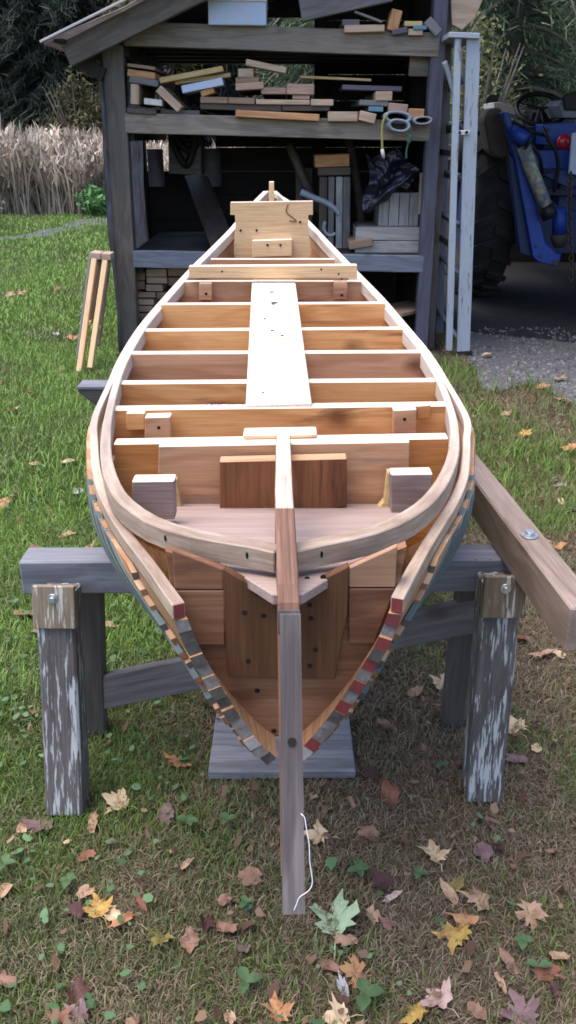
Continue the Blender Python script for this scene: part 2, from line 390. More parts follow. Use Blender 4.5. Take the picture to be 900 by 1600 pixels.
def loft(name, rings, mats, parent=None, closed=True, cap_mat=1, smooth=False):
    """rings: list of equal loops of world points; u runs along the length for the grain"""
    bm = bmesh.new(); uvl = bm.loops.layers.uv.new('UVMap')
    V = [[bm.verts.new(Vector(p)) for p in r] for r in rings]
    n = len(V[0]); cl = [0.0]
    for i in range(1, len(rings)): cl.append(cl[-1] + (Vector(rings[i][0]) - Vector(rings[i - 1][0])).length)
    per = [0.0]
    for k in range(n): per.append(per[-1] + (Vector(rings[len(rings) // 2][k]) - Vector(rings[len(rings) // 2][(k + 1) % n])).length)
    for i in range(len(V) - 1):
        for k in range(n if closed else n - 1):
            k2 = (k + 1) % n
            f = bm.faces.new((V[i][k], V[i][k2], V[i + 1][k2], V[i + 1][k])); f.smooth = smooth
            for lp, uv in zip(f.loops, ((cl[i], per[k]), (cl[i], per[k + 1]), (cl[i + 1], per[k + 1]), (cl[i + 1], per[k]))): lp[uvl].uv = uv
    if closed:
        for r in (V[0], V[-1][::-1]):
            f = bm.faces.new(r); f.material_index = cap_mat if isinstance(mats, (list, tuple)) and len(mats) > cap_mat else 0
            for lp in f.loops: lp[uvl].uv = (lp.vert.co.z, lp.vert.co.x)
    bmesh.ops.recalc_face_normals(bm, faces=bm.faces)
    return from_bm(name, bm, mats, parent)
def disc(name, c, nrm, r, h, mat, parent=None, n=12):
    bm = bmesh.new(); nrm = Vector(nrm).normalized()
    add_tube(bm, [Vector(c) - nrm * 0.002, Vector(c) + nrm * h], r, n)
    bmesh.ops.recalc_face_normals(bm, faces=bm.faces)
    return from_bm(name, bm, mat, parent)
def np_mesh(name, verts, faces, colors=None, mats=None, parent=None, mw=None):
    """big meshes: verts (n,3), faces list of (m,k) index arrays"""
    me = bpy.data.meshes.new(name)
    verts = np.asarray(verts, dtype=np.float32)
    me.vertices.add(len(verts)); me.vertices.foreach_set('co', verts.ravel())
    idx = np.concatenate([f.ravel() for f in faces]).astype(np.int32)
    tot = np.concatenate([np.full(len(f), f.shape[1]) for f in faces]).astype(np.int32)
    st = np.concatenate([[0], np.cumsum(tot)[:-1]]).astype(np.int32)
    me.loops.add(len(idx)); me.loops.foreach_set('vertex_index', idx)
    me.polygons.add(len(tot)); me.polygons.foreach_set('loop_start', st)
    try: me.polygons.foreach_set('loop_total', tot)
    except Exception: pass
    me.update(calc_edges=True)
    if colors is not None:
        at = me.color_attributes.new('Col', 'FLOAT_COLOR', 'POINT')
        c = np.ones((len(verts), 4), dtype=np.float32); c[:, :3] = colors
        at.data.foreach_set('color', c.ravel())
    return link(name, me, mats, parent, mw)

# ================================================================== the canoe under construction
def sheer(d):
    if d < 1.95: return 0.96 + 0.026 * ((1.95 - d) / 0.92) ** 1.5
    if d > 2.6: return 0.96 + 0.285 * ((d - 2.6) / 2.6) ** 2.0
    return 0.96
def rail_pt(px, py, dz=0.0):
    r = ray(px, py); sl = -r.z / r.y
    lo, hi = 0.85, 5.6
    f = lambda d: CAMH - (sheer(d) + dz) - d * sl
    for _ in range(60):
        mdl = 0.5 * (lo + hi)
        if f(mdl) > 0: hi_new = mdl; 
        if f(mdl) * f(lo) <= 0: hi = mdl
        else: lo = mdl
    return P(px, py, 0.5 * (lo + hi))

canoe = E('canoe', (0, 2.0, 0.63), 'unfinished wooden strip canoe of pale rails and orange pine moulds resting on sawhorses', 'canoe')

# inner rails (centre line of the top face, from the stern to the stem)
IL = [(418, 298), (402, 314), (366, 356), (337, 386), (303, 420), (262, 466), (229, 506), (205, 544), (187, 582), (175, 624), (167, 664), (165, 700), (170, 734), (184, 768), (208, 792), (240, 812), (278, 826), (326, 837), (388, 847), (436, 857)]
IR = [(430, 298), (447, 314), (484, 352), (512, 382), (548, 420), (592, 466), (627, 508), (658, 546), (684, 588), (700, 626), (709, 660), (710, 696), (704, 724), (688, 756), (664, 784), (632, 806), (590, 825), (530, 840), (476, 850), (456, 856)]
def rail(name, px, mirror):
    pts = [rail_pt(*p) for p in px]
    c = crom(pts, 90)
    rings = []
    for i, p in enumerate(c):
        t = c[min(i + 1, 89)] - c[max(i - 1, 0)]; t.z = 0; t.normalize()
        s = Vector((t.y, -t.x, 0))
        bow = max(0.0, min(1.0, (1.95 - p.y) / 0.8))
        w = 0.018 + 0.012 * bow; h = 0.044 - 0.008 * bow
        lean = 0.012 * mirror * bow
        rings.append([p + s * w / 2, p - s * w / 2, p - s * (w / 2 ) + Vector((lean * 0, 0, -h)), p + s * (w / 2) + Vector((0, 0, -h))])
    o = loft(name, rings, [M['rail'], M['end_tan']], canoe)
    md = o.modifiers.new('b', 'BEVEL'); md.width = 0.002; md.segments = 1; md.limit_method = 'ANGLE'
    return c
cl = rail('inner_rail', IL, 1)
cr = rail('inner_rail', IR, -1)
tag(bpy.data.objects['inner_rail'], None)

for nm, lst in (('inner_rail', ((386, 868), (400, 871), (253, 830))), ('inner_rail.001', ((494, 864), (504, 861)))):
    for px, py in lst:
        line = cl if nm == 'inner_rail' else cr
        base = min(line, key=lambda p: abs(p.x - rail_pt(px, py - 14).x) + (10 if p.y > 1.6 else 0))
        i0 = line.index(base); t_ = (line[min(i0 + 1, 89)] - line[i0 - 1]); t_.z = 0; t_.normalize(); s_ = Vector((t_.y, -t_.x, 0))
        if s_.y > 0: s_ = -s_
        q = base + s_ * 0.0152 - Vector((0, 0, 0.015))
        bm = bmesh.new(); add_tube(bm, [q - s_ * 0.002, q + s_ * 0.0006], 0.0055, 10)
        for v in bm.verts:
            dd = v.co - q; dd -= t_ * dd.dot(t_) * 0.62; v.co = q + dd
        bmesh.ops.recalc_face_normals(bm, faces=bm.faces)
        from_bm('screw_slot', bm, M['hole'], bpy.data.objects[nm])

# outer sheer strakes: aft they lie against the inner rails, forward they run straight on and stop short of the stem
SL = [(149, 650), (147, 690), (150, 730), (158, 762), (176, 800), (200, 836), (228, 872), (254, 908), (279, 943)]
SR = [(728, 650), (729, 686), (728, 716), (724, 746), (708, 784), (684, 822), (654, 872), (636, 904), (621, 934)]
DE = 1.115
def bowsheer(d):       # the sheer strake drops away below the rail towards the bow
    k = max(0.0, (2.0 - d) / (2.0 - DE))
    return 0.958 - 0.040 * k
def strake_pts(px):
    out = []
    for x, y in px:
        r = ray(x, y); sl = -r.z / r.y
        lo, hi = 0.9, 2.4
        for _ in range(60):
            mdl = (lo + hi) / 2
            if CAMH - bowsheer(mdl) - mdl * sl > 0: lo = mdl
            else: hi = mdl
        out.append(P(x, y, lo))
    return out
def outward(c, off):
    res = []
    for i, p in enumerate(c):
        t = c[min(i + 1, len(c) - 1)] - c[max(i - 1, 0)]; t.z = 0; t.normalize()
        s = Vector((t.y, -t.x, 0))
        if s.x * (p.x + 0.02) < 0: s = -s
        res.append(p + s * off - Vector((0, 0, 0.002)))
    return res
def strake_line(c, px):
    aft = [p for p in outward(c, 0.017) if p.y > 2.12]
    fore = strake_pts(px)
    return crom(aft[::4] + fore, 110)
sl = strake_line(cl, SL); sr = strake_line(cr, SR)
DEND_L, DEND_R = sl[-1].y, sr[-1].y
def strake(name, c):
    rings = []
    for i, p in enumerate(c):
        t = c[min(i + 1, len(c) - 1)] - c[max(i - 1, 0)]; t.z = 0; t.normalize()
        s = Vector((t.y, -t.x, 0))
        bow = max(0.0, min(1.0, (2.1 - p.y) / 0.9))
        w = 0.015 + 0.005 * bow; h = 0.026
        rings.append([p + s * w / 2, p - s * w / 2, p - s * w / 2 - Vector((0, 0, h)), p + s * w / 2 - Vector((0, 0, h))])
    o = loft(name, rings, [M['rail'], M['end_red']], canoe)
    md = o.modifiers.new('b', 'BEVEL'); md.width = 0.0015; md.segments = 1; md.limit_method = 'ANGLE'
strake('sheer_strake', sl); strake('sheer_strake', sr)

# hull sections
def axis_x(d): return -0.003 - 0.021 * (d - 1.1)
def interp_line(c, d):
    ys = np.array([p.y for p in c][::-1]); xs = np.array([p.x for p in c][::-1]); zs = np.array([p.z for p in c][::-1])
    o = np.argsort(ys)
    return float(np.interp(d, ys[o], xs[o])), float(np.interp(d, ys[o], zs[o]))
STERN = 5.0
def sstep(a, b, x):
    t = max(0.0, min(1.0, (x - a) / (b - a))); return t * t * (3 - 2 * t)
def hull(side, d, v, off=0.0):
    """point of the hull skin: v = 0 at the sheer, 1 at the keel; off = distance outwards"""
    c = sl if side < 0 else sr
    xs, zs = interp_line(c, d)
    cx = axis_x(d); zs -= 0.028
    b = abs(xs - cx)
    zk = 0.632 - 0.012 * sstep(2.0, 1.1, d) + 0.16 * sstep(4.2, 5.1, d)
    full = sstep(1.0, 2.1, d) * (1 - sstep(3.9, 5.0, d))
    n = 1.12 + 1.5 * full
    k = min(0.024, b)
    def q(vv):
        th = vv * math.pi / 2
        bul = 0.030 * math.sin(math.pi * min(1, vv * 1.2)) ** 1 * full if vv < 0.83 else 0
        x = k + (b - k) * max(0.0, math.cos(th)) ** (2 / n) + bul
        z = zs - (zs - zk) * math.sin(th) ** (2 / n)
        return x, z
    # equal steps along the girth
    tab = girth_tab(side, d, q)
    x, z = tab_at(tab, v)
    if off:
        x0, z0 = tab_at(tab, max(0, v - 0.02)); x1, z1 = tab_at(tab, min(1, v + 0.02))
        tx, tz = x1 - x0, z1 - z0; l = math.hypot(tx, tz) or 1
        x += -tz / l * off; z += tx / l * off
    return Vector((cx + side * x, d, z))
_tabs = {}
def girth_tab(side, d, q):
    key = (side, round(d, 5))
    if key not in _tabs:
        pts = [q(i / 60) for i in range(61)]
        s = [0.0]
        for i in range(60): s.append(s[-1] + math.hypot(pts[i + 1][0] - pts[i][0], pts[i + 1][1] - pts[i][1]))
        _tabs[key] = (np.array(s) / s[-1], np.array([p[0] for p in pts]), np.array([p[1] for p in pts]))
    return _tabs[key]
def tab_at(t, v): return float(np.interp(v, t[0], t[1])), float(np.interp(v, t[0], t[2]))

# inner layer of strips, sawn off in a ragged V short of the stem: red and grey ends
ends_r = ['end_red', 'end_grey', 'end_red', 'end_dark', 'end_red', 'end_grey', 'end_red', 'end_grey', 'end_red', 'end_dark', 'end_grey', 'end_grey', 'end_red', 'end_white']
ends_l = ['end_grey', 'end_dark', 'end_dark', 'end_dark', 'end_grey', 'end_grey', 'end_dark', 'end_dark', 'end_dark', 'end_grey', 'end_grey', 'end_white', 'end_grey', 'end_dark']
NI = 14
def strip(name, side, va, vb, d0, d1, t0, t1, mats, n=44, slope=0.0, gap=0.0, tip=False):
    ds = [d0 + (d1 - d0) * (i / (n - 1)) ** 1.25 for i in range(n)]
    rings = []
    for d in ds:
        sh = slope * (d - d0)
        a, b = max(0.0, va - sh), max(0.0, vb - sh)
        if b - a < 1e-4: b = a + 1e-4
        a2, b2 = a + gap, b - gap
        if b2 <= a2: b2 = a2 + 1e-4
        rings.append([hull(side, d, a2, t0), hull(side, d, b2, t0), hull(side, d, b2, t1), hull(side, d, a2, t1)])
        if a == 0.0 and b <= 0.001: break
    return loft(name, rings, mats, canoe)
for side, ends, dend in ((-1, ends_l, DEND_L), (1, ends_r, DEND_R)):
    for k in range(NI):
        d0 = dend + random.uniform(-0.003, 0.004) + (0.003 if k % 3 == 1 else 0)
        strip('hull_strip', side, k / NI, (k + 1) / NI, d0, STERN, -0.013, 0.008, [M['strip'], M[ends[k]]], gap=0.0008)
    # outer layer of thin strips, some painted grey-green; they run out at the sheer going aft
    fe = [0.165, 0.145, 0.12, 0.088, 0.075, 0.062, 0.05, 0.042, 0.034, 0.028, 0.02, 0.018, 0.03, 0.02]
    for k in range(17):
        w = 0.056
        va = 0.02 + k * w; vb = min(0.985, va + w)
        if va > 0.93: break
        d0 = dend + fe[min(k, 13)] + random.uniform(-0.006, 0.006)
        green = (k in (3, 5, 7, 9))
        mt = [M['strip_green'] if green else M['strip_pale' if k % 2 else 'strip'], M['end_tan'] if k % 3 else M['end_dark']]
        sl_k = 1.15
        strip('outer_strip', side, va, vb, d0, d0 + vb / sl_k + 0.004, 0.0085 if not green else 0.0105, 0.0185 if not green else 0.0215, mt, n=30, slope=sl_k, gap=0.007 if k < 10 else 0.003)

# keel and stem
def yz_plate(name, prof, cx, th, mat):
    rings_a = [Vector((cx(y) - th / 2, y, z)) for y, z in prof]
    rings_b = [Vector((cx(y) + th / 2, y, z)) for y, z in prof]
    bm = bmesh.new(); uvl = bm.loops.layers.uv.new('UVMap')
    A = [bm.verts.new(p) for p in rings_a]; B = [bm.verts.new(p) for p in rings_b]
    fs = [bm.faces.new(A), bm.faces.new(B[::-1])]
    n = len(A); s = 0
    for i in range(n):
        l = (A[(i + 1) % n].co - A[i].co).length
        f = bm.faces.new((A[(i + 1) % n], A[i], B[i], B[(i + 1) % n]))
        for lp in f.loops:
            u = s + (l if lp.vert in (A[(i + 1) % n], B[(i + 1) % n]) else 0)
            lp[uvl].uv = (u, 0.5 + (0 if lp.vert in A else th))
        s += l
    for f in fs:
        for lp in f.loops: lp[uvl].uv = (lp.vert.co.z * 0.8 + lp.vert.co.y, lp.vert.co.y - lp.vert.co.z)
    bmesh.ops.recalc_face_normals(bm, faces=bm.faces); bm.normal_update()
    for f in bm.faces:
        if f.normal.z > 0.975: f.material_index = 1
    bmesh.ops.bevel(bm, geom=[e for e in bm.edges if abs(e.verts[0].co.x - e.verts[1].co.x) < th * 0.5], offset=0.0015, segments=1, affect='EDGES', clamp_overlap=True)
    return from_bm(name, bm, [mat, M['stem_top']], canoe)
scx = lambda y: float(np.interp(y, [0.8, 1.05, 1.25, 1.7], [0.0085, 0.001, -0.0065, -0.010]))
stem = yz_plate('stem', [(1.70, 0.985), (1.45, 1.005), (1.30, 1.022), (1.215, 1.028), (1.14, 1.002), (1.075, 0.972), (1.052, 0.955), (1.02, 0.900), (0.96, 0.79), (0.905, 0.60), (0.95, 0.575), (1.02, 0.72), (1.08, 0.85), (1.14, 0.915), (1.22, 0.95), (1.45, 0.965), (1.70, 0.962)], scx, 0.030, M['stem'])
sb_line = ((1.032, 0.948), (0.852, 0.588))
def stem_board():
    (y0, z0), (y1, z1) = sb_line
    t = Vector((0, y1 - y0, z1 - z0)).normalized(); nrm = Vector((0, t.z, -t.y))
    if nrm.y > 0: nrm = -nrm
    rings = []
    for i in range(30):
        k = i / 29; y = y0 + (y1 - y0) * k; z = z0 + (z1 - z0) * k
        cx = 0.0032 + 0.0045 * k; w = 0.0285 + 0.0025 * k
        c = Vector((cx, y, z)); X = Vector((1, 0, 0)); j = mnoise.noise(Vector((k * 6, 2, 1))) * 0.0006
        rings.append([c - X * (w / 2 + j), c + X * (w / 2 + j), c + X * w / 2 - nrm * 0.02, c - X * w / 2 - nrm * 0.02])
    o = loft('stem_board', rings, [M['stem_grey'], M['end_grey']], canoe)
    p = Vector((scx(0.96) + 0.003, 0, 0)); k = 0.43
    kn = Vector((0.0055, y0 + (y1 - y0) * k, z0 + (z1 - z0) * k)) + nrm * 0.0006
    disc('knot', kn, nrm, 0.0062, 0.0012, M['hole'], o)
    return o, nrm
sbo, sbn = stem_board()
tag(sbo, 'weathered grey stem board with one dark knot')
def sb_pt(px, py, off=0.004):
    (y0, z0), (y1, z1) = sb_line
    r = ray(px, py); sl_ = -r.z / r.y
    m = (z1 - z0) / (y1 - y0)
    y = (CAMH - z0 + m * y0) / (m + sl_)
    p = P(px, py, y); return p + sbn * off
tube('wire', crom([sb_pt(*q) for q in ((470, 1270), (476, 1276), (477, 1283), (480, 1300), (483, 1318), (484, 1345), (488, 1376), (482, 1390), (468, 1400), (463, 1412), (459, 1421))], 40), 0.00065, M['wire'], canoe, 6)
tag(bpy.data.objects['wire'], 'thin white wire curling down the side of the stem board')
board('dark_band', (scx(1.045) , 1.0455, 0.9475), (scx(1.03), 1.031, 0.919), 0.0315, 0.004, M['horse_dark'], canoe, (1, 0, 0), bev=0.001)
# keel batten under the strips
rings = []
for i in range(40):
    d = 0.93 + (4.95 - 0.93) * i / 39; z = 0.624 - 0.03 * sstep(1.3, 0.93, d) + 0.16 * sstep(4.2, 5.0, d); cx = axis_x(d) + 0.006
    rings.append([Vector((cx - 0.014, d, z)), Vector((cx + 0.014, d, z)), Vector((cx + 0.014, d, z - 0.016)), Vector((cx - 0.014, d, z - 0.016))])
loft('keel', rings, [M['strip'], M['end_dark']], canoe)

# moulds: (left px, right px, y left, y right, distance, material)
def mould(pxl, pxr, yl, yr, d, mat, th=0.038, ztop=None):
    a, b = P(pxl, yl, d), P(pxr, yr, d)
    pts = [a, b]
    m = 22
    right = [hull(1, d, v, -0.011) for v in [i / m for i in range(m + 1)]]
    left = [hull(-1, d, v, -0.011) for v in [i / m for i in range(m + 1)]]
    right = [p for p in right if p.z < b.z - 0.035]; left = [p for p in left if p.z < a.z - 0.035]
    for q in right:
        q.x = min(q.x, b.x + 0.03)
    pts += [Vector((min(b.x, right[0].x), d, right[0].z + 0.02))] + right + left[::-1] + [Vector((max(a.x, left[0].x), d, left[0].z + 0.02))]
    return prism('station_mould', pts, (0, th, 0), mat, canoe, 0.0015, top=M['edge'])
mould_specs = [(329, 523, 405, 405, 4.02, 'pine_pink'), (281, 574, 440, 440, 3.62, 'pine_pink'), (251, 602, 476, 474, 3.20, 'pine_x'), (221, 633, 517, 514, 2.86, 'pine_x'),
               (197, 659, 553, 551, 2.54, 'pine_pink'), (179, 681, 600, 596, 2.235, 'pine_x'), (173, 698, 641, 634, 2.00, 'pine_x'), (177, 701, 694, 685, 1.752, 'pine_deep')]
mo = [mould(a, b, c, d_, e, M[f]) for a, b, c, d_, e, f in mould_specs]
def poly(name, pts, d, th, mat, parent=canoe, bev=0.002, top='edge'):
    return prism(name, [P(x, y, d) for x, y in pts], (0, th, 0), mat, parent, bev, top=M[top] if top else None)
# doubled bow mould with its blocks
bowm = poly('bow_mould', [(248, 697), (640, 690), (640, 733), (610, 736), (605, 815), (273, 818), (271, 744), (247, 741)], 1.69, 0.052, M['bow_board'])
tag(bowm, 'notched pinkish mould board behind the stem')
blk = poly('backing_block', [(343, 721), (542, 716), (542, 792), (343, 816)], 1.645, 0.032, M['red_brown'], top='pine_pink')
poly('pad', [(380, 680), (495, 678), (495, 684), (380, 687)], 1.72, 0.05, M['pine_pale'])
def blocky(pts, d, th, mat): return poly('cleat', pts, d, th, mat)
blocky([(206, 752), (272, 751), (273, 812), (207, 812)], 1.50, 0.035, M['mauve_x'])
blocky([(611, 741), (676, 740), (676, 800), (611, 802)], 1.50, 0.035, M['mauve_x'])
blocky([(226, 652), (266, 651), (267, 686), (226, 687)], 1.955, 0.033, M['pine_pink'])
blocky([(615, 641), (651, 639), (651, 680), (615, 681)], 1.955, 0.033, M['pine_pink'])
blocky([(197, 645), (226, 645), (226, 672), (197, 673)], 1.975, 0.018, M['pine_x'])
blocky([(651, 634), (673, 632), (673, 654), (651, 655)], 1.975, 0.018, M['pine_deep'])
blocky([(311, 442), (331, 442), (331, 469), (311, 469)], 3.585, 0.03, M['pine_pink'])
blocky([(521, 440), (543, 440), (543, 468), (521, 468)], 3.585, 0.03, M['pine_pink'])
# screw holes in the cleats
for px, py, d in ((248, 668, 1.955), (632, 655, 1.955), (322, 459, 3.585), (534, 461, 3.585)):
    disc('screw_hole', P(px, py, d), (0, -1, 0), 0.004 if d < 3 else 0.006, 0.001, M['hole'], mo[6] if d < 3 else mo[1], 10)
for px, py, d, par in ((416, 428, 3.0, None),):
    pass
# deck plate between the bow mould and the stem
zp = lambda y: 0.835 + (1.69 - y) * 0.19
prism('breasthook', [(x, y, zp(y)) for x, y in ((-0.29, 1.688), (0.265, 1.688), (0.255, 1.55), (0.215, 1.42), (0.112, 1.255), (0.02, 1.085), (-0.022, 1.085), (-0.112, 1.255), (-0.225, 1.42), (-0.275, 1.55))], (0, 0, -0.018), M['mauve_floor'], canoe, 0.002)
bs_ = prism('broken_splint', [P(572, 818, 1.655), P(606, 806, 1.655), P(611, 740, 1.655), P(606, 738, 1.655), P(600, 784, 1.655)], (0, 0.025, 0), M['b_yel'], canoe, 0.001)
prism('broken_splint', [P(272, 750, 1.66), P(276, 750, 1.66), P(287, 815, 1.66), P(275, 815, 1.66)], (0, 0.02, 0), M['b_yel'], canoe, 0.001)
# the V shaped bow bulkhead with planks screwed to it
def vb(name, pts, d, th, mat, bev=0.002): return poly(name, pts, d, th, mat, canoe, bev, None)
DB = 1.175
def vmould():
    pts = []
    top = 0.955
    m = 20
    R_ = [hull(1, DB, i / m, -0.011) for i in range(m + 1)]; L_ = [hull(-1, DB, i / m, -0.011) for i in range(m + 1)]
    a, b = P(258, 860, DB), P(636, 853, DB)
    R_ = [p for p in R_ if p.z < b.z - 0.01]; L_ = [p for p in L_ if p.z < a.z - 0.01]
    return prism('bow_bulkhead', [a, P(345, 890, DB), P(432, 938, DB), P(466, 926, DB), P(548, 889, DB), b] + R_ + L_[::-1], (0, 0.02, 0), M['bulkhead'], canoe, 0.001)
vm = vmould()
tag(vm, 'V shaped pinkish bow bulkhead')
def clipped(name, y0, y1, x0, x1, d, th, mat, y0b=None):
    a0, a1 = P(x0, y0, d), P(x1, y0 if y0b is None else y0b, d); b0, b1 = P(x0, y1, d), P(x1, y1, d)
    def lim(p, s):
        zs = [hull(s, d, i / 40, -0.012) for i in range(41)]
        zs = sorted(zs, key=lambda q: abs(q.z - p.z))[0]
        return Vector((min(p.x, zs.x) if s > 0 else max(p.x, zs.x), p.y, p.z))
    return prism(name, [lim(a0, -1 if x0 < 440 else 1), lim(a1, -1 if x1 < 440 else 1), lim(b1, -1 if x1 < 440 else 1), lim(b0, -1 if x0 < 440 else 1)], (0, th, 0), mat, canoe, 0.0015)
clipped('bulkhead_plank', 859, 921, 258, 349, DB - 0.011, 0.0105, M['bulkhead'], 890)
clipped('bulkhead_plank', 923, 1008, 258, 351, DB - 0.011, 0.0105, M['bulkhead'])
clipped('bulkhead_plank', 888, 918, 545, 636, DB - 0.011, 0.0105, M['bulk_pale'], 853)
clipped('bulkhead_plank', 920, 1006, 545, 630, DB - 0.011, 0.0105, M['bulkhead'])
ctr = vb('centre_block', [(348, 888), (432, 936), (466, 924), (545, 884), (543, 960), (524, 1062), (356, 1058), (350, 960)], DB - 0.016, 0.0155, M['umber'])
for px, py in ((402, 927), (382, 957), (412, 962), (388, 1033), (484, 945), (486, 966), (493, 1015), (484, 1040), (480, 905), (505, 902)):
    disc('bolt_hole', P(px, py, DB - 0.016), (0, -1, 0), 0.0042, 0.0008, M['hole'], ctr, 10)
for px, py in ((402, 1079), (428, 1142), (424, 1160)):
    disc('bolt_hole', P(px, py, DB), (0, -1, 0), 0.0045, 0.0008, M['hole'], vm, 10)
# centre plank lying along the mould tops
zt = lambda p, dz: p
prism('centre_plank', [P(384, 632, 2.005) , P(487, 629, 2.005), P(461, 437, 3.66), P(394, 437, 3.66)], (0, 0, -0.022), M['pine_paley'], canoe, 0.003)
for px, py, r in ((425, 457, 0.010), (428, 474, 0.016), (427, 476, 0.008), (414, 499, 0.005), (425, 517, 0.006), (441, 525, 0.007), (456, 498, 0.005), (411, 615, 0.006), (453, 548, 0.005), (474, 568, 0.004)):
    d = 2.005 + (3.66 - 2.005) * max(0, (632 - py)) / 195.0
    d = min(3.6, d)
    a = P(384, 632, 2.005); b = P(394, 437, 3.66)
    # point of the plank's top under this pixel
    r_ = ray(px, py); m_ = (b.z - a.z) / (b.y - a.y); y = (CAMH - a.z + m_ * a.y) / (m_ - r_.z / r_.y)
    p = P(px, py, y)
    bm = bmesh.new()
    vs = []
    for k in range(9):
        an = 2 * math.pi * k / 9
        rr = r * random.uniform(0.5, 1.1)
        vs.append(bm.verts.new(p + Vector((math.cos(an) * rr * 1.0, math.sin(an) * rr * 0.8, 0.0035 + math.sin(an) * rr * 0.8 * m_))))
    f = bm.faces.new(vs); ext = bmesh.ops.extrude_face_region(bm, geom=[f]); bmesh.ops.translate(bm, verts=[v for v in ext['geom'] if isinstance(v, bmesh.types.BMVert)], vec=(0, 0, -0.008))
    bmesh.ops.recalc_face_normals(bm, faces=bm.faces)
    from_bm('knot', bm, M['end_dark'], bpy.data.objects['centre_plank'])
# cross cleat and stern mould
cc = poly('cross_cleat', [(295, 416), (558, 414), (558, 435), (295, 435)], 3.585, 0.040, M['pine_pale'])
for px, py in ((347, 424), (502, 421), (529, 428)):
    disc('nail_head', P(px, py, 3.585), (0, -1, 0), 0.004, 0.001, M['hole'], cc, 8)
stm = poly('stern_mould', [(360, 316), (489, 314), (489, 336), (482, 336), (481, 357), (487, 392), (480, 430), (372, 430), (365, 395), (368, 350), (367, 336), (360, 336)], 4.45, 0.035, M['pine_pale'])
tag(stm, 'tall pale mould board with shoulder notches near the stern')
poly('backing_block', [(394, 376), (456, 374), (456, 400), (394, 402)], 4.405, 0.043, M['pine_pale'])
for px, py in ((376, 360), (401, 360), (469, 347), (418, 383), (438, 383)):
    disc('nail_head', P(px, py, 4.445 if py < 370 else 4.40), (0, -1, 0), 0.006, 0.001, M['hole'], stm, 8)
# dark resin streak in the stern mould
tube('resin_streak', crom([P(x, y, 4.449) for x, y in ((450, 318), (447, 330), (452, 336), (460, 342), (463, 346), (452, 345))], 14), 0.0035, M['red_brown'], stm, 5)
poly('stern_stem', [(420.5, 284), (428, 284), (428.5, 318), (420, 318)], 5.12, 0.05, M['pine_pale'])

# pencil note on the top edge of the mould over the sawhorse
cu = bpy.data.curves.new('pencil_note', 'FONT'); cu.body = 'Saw horse   under   here'; cu.size = 0.026; cu.shear = 0.25; cu.extrude = 0.0002; cu.space_character = 1.05
tmp = bpy.data.objects.new('pencil_note_tmp', cu); col.objects.link(tmp)
bpy.context.view_layer.update()
me = bpy.data.meshes.new_from_object(tmp.evaluated_get(bpy.context.evaluated_depsgraph_get()))
bpy.data.objects.remove(tmp)
a, b = P(318, 637.5, 2.003), P(492, 635.0, 2.003)
wdt = max(v.co.x for v in me.vertices)
for v in me.vertices: v.co = Vector((v.co.x * (b - a).length / wdt, v.co.y, v.co.z))
ang = math.atan2(b.z - a.z, b.x - a.x)
link('pencil_note', me, M['pencil'], mo[6], Matrix.Translation(a + Vector((0, 0.004, 0.0035))) @ Matrix.Rotation(-ang, 4, 'Y'))

# ================================================================== sawhorses
def bolt(parent, p, n, r=0.011):
    bm = bmesh.new(); n = Vector(n).normalized(); p = Vector(p)
    add_tube(bm, [p - n * 0.003, p + n * 0.003], r * 1.7, 16); add_tube(bm, [p + n * 0.003, p + n * 0.012], r, 6)
    bmesh.ops.recalc_face_normals(bm, faces=bm.faces)
    return from_bm('bolt', bm, M['bolt'], parent)
ZB = 0.612
def sawhorse_front():
    s = E('sawhorse', (-0.05, 1.9, 0), 'front sawhorse with peeling white painted legs under the bow of the canoe', 'sawhorse', 'sawhorses under the canoe')
    yf = 1.865
    A, B = P(28, 873, yf), P(818, 862, yf)
    zc = ZB - 0.045
    board('beam', (A.x, yf + 0.042, zc - 0.004), (B.x, yf + 0.042, zc + 0.004), 0.084, 0.090, M['horse_beam'], s, (0, 1, 0), jag=0.002)
    for (tx, ty, bx, by, back, nm) in ((92, 905, 107, 1262, (150, 1143), 'l'), (782, 890, 752, 1240, (705, 1130), 'r')):
        t = P(tx, ty, yf - 0.046); g = PZ(bx, by, 0.0)
        dirv = (g - t).normalized()
        lg = board('leg', t + dirv * 0.02, g, 0.088, 0.085, M['horse_leg'], s, (1, 0, 0), jag=0.004, bev=0.005)
        tag(lg, 'timber leg with peeling white paint')
        q = t + Vector((0, 0, 0))
        pl = board('plate', t - dirv * 0.006 + Vector((0, -0.05, 0.004)), t + dirv * 0.098 + Vector((0, -0.05, 0.004)), 0.098, 0.016, M['horse_plate'], s, (1, 0, 0), jag=0.001)
        bolt(pl, t + dirv * 0.022 + Vector((0.0, -0.0585, 0.004)), (0, -1, 0.1), 0.007)
        g2 = PZ(back[0], back[1], 0.0)
        tb = Vector((t.x + (0.035 if nm == 'l' else -0.03), yf + 0.13, ZB - 0.06))
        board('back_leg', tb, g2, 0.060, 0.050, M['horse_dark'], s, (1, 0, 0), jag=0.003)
    # slanting brace between the back legs
    a = P(140, 1084, 1.99); b = P(752, 958, 1.99)
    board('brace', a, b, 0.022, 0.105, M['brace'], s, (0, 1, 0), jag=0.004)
    # saw kerfs in the top of the beam
    for px in (742, 765):
        p = P(px, 856, yf + 0.02); 
        board('saw_kerf', (p.x, yf + 0.001, ZB - 0.0005), (p.x + 0.01, yf + 0.08, ZB - 0.0005), 0.004, 0.004, M['hole'], s, (1, 0, 0), bev=0)
    return s
sh1 = sawhorse_front()
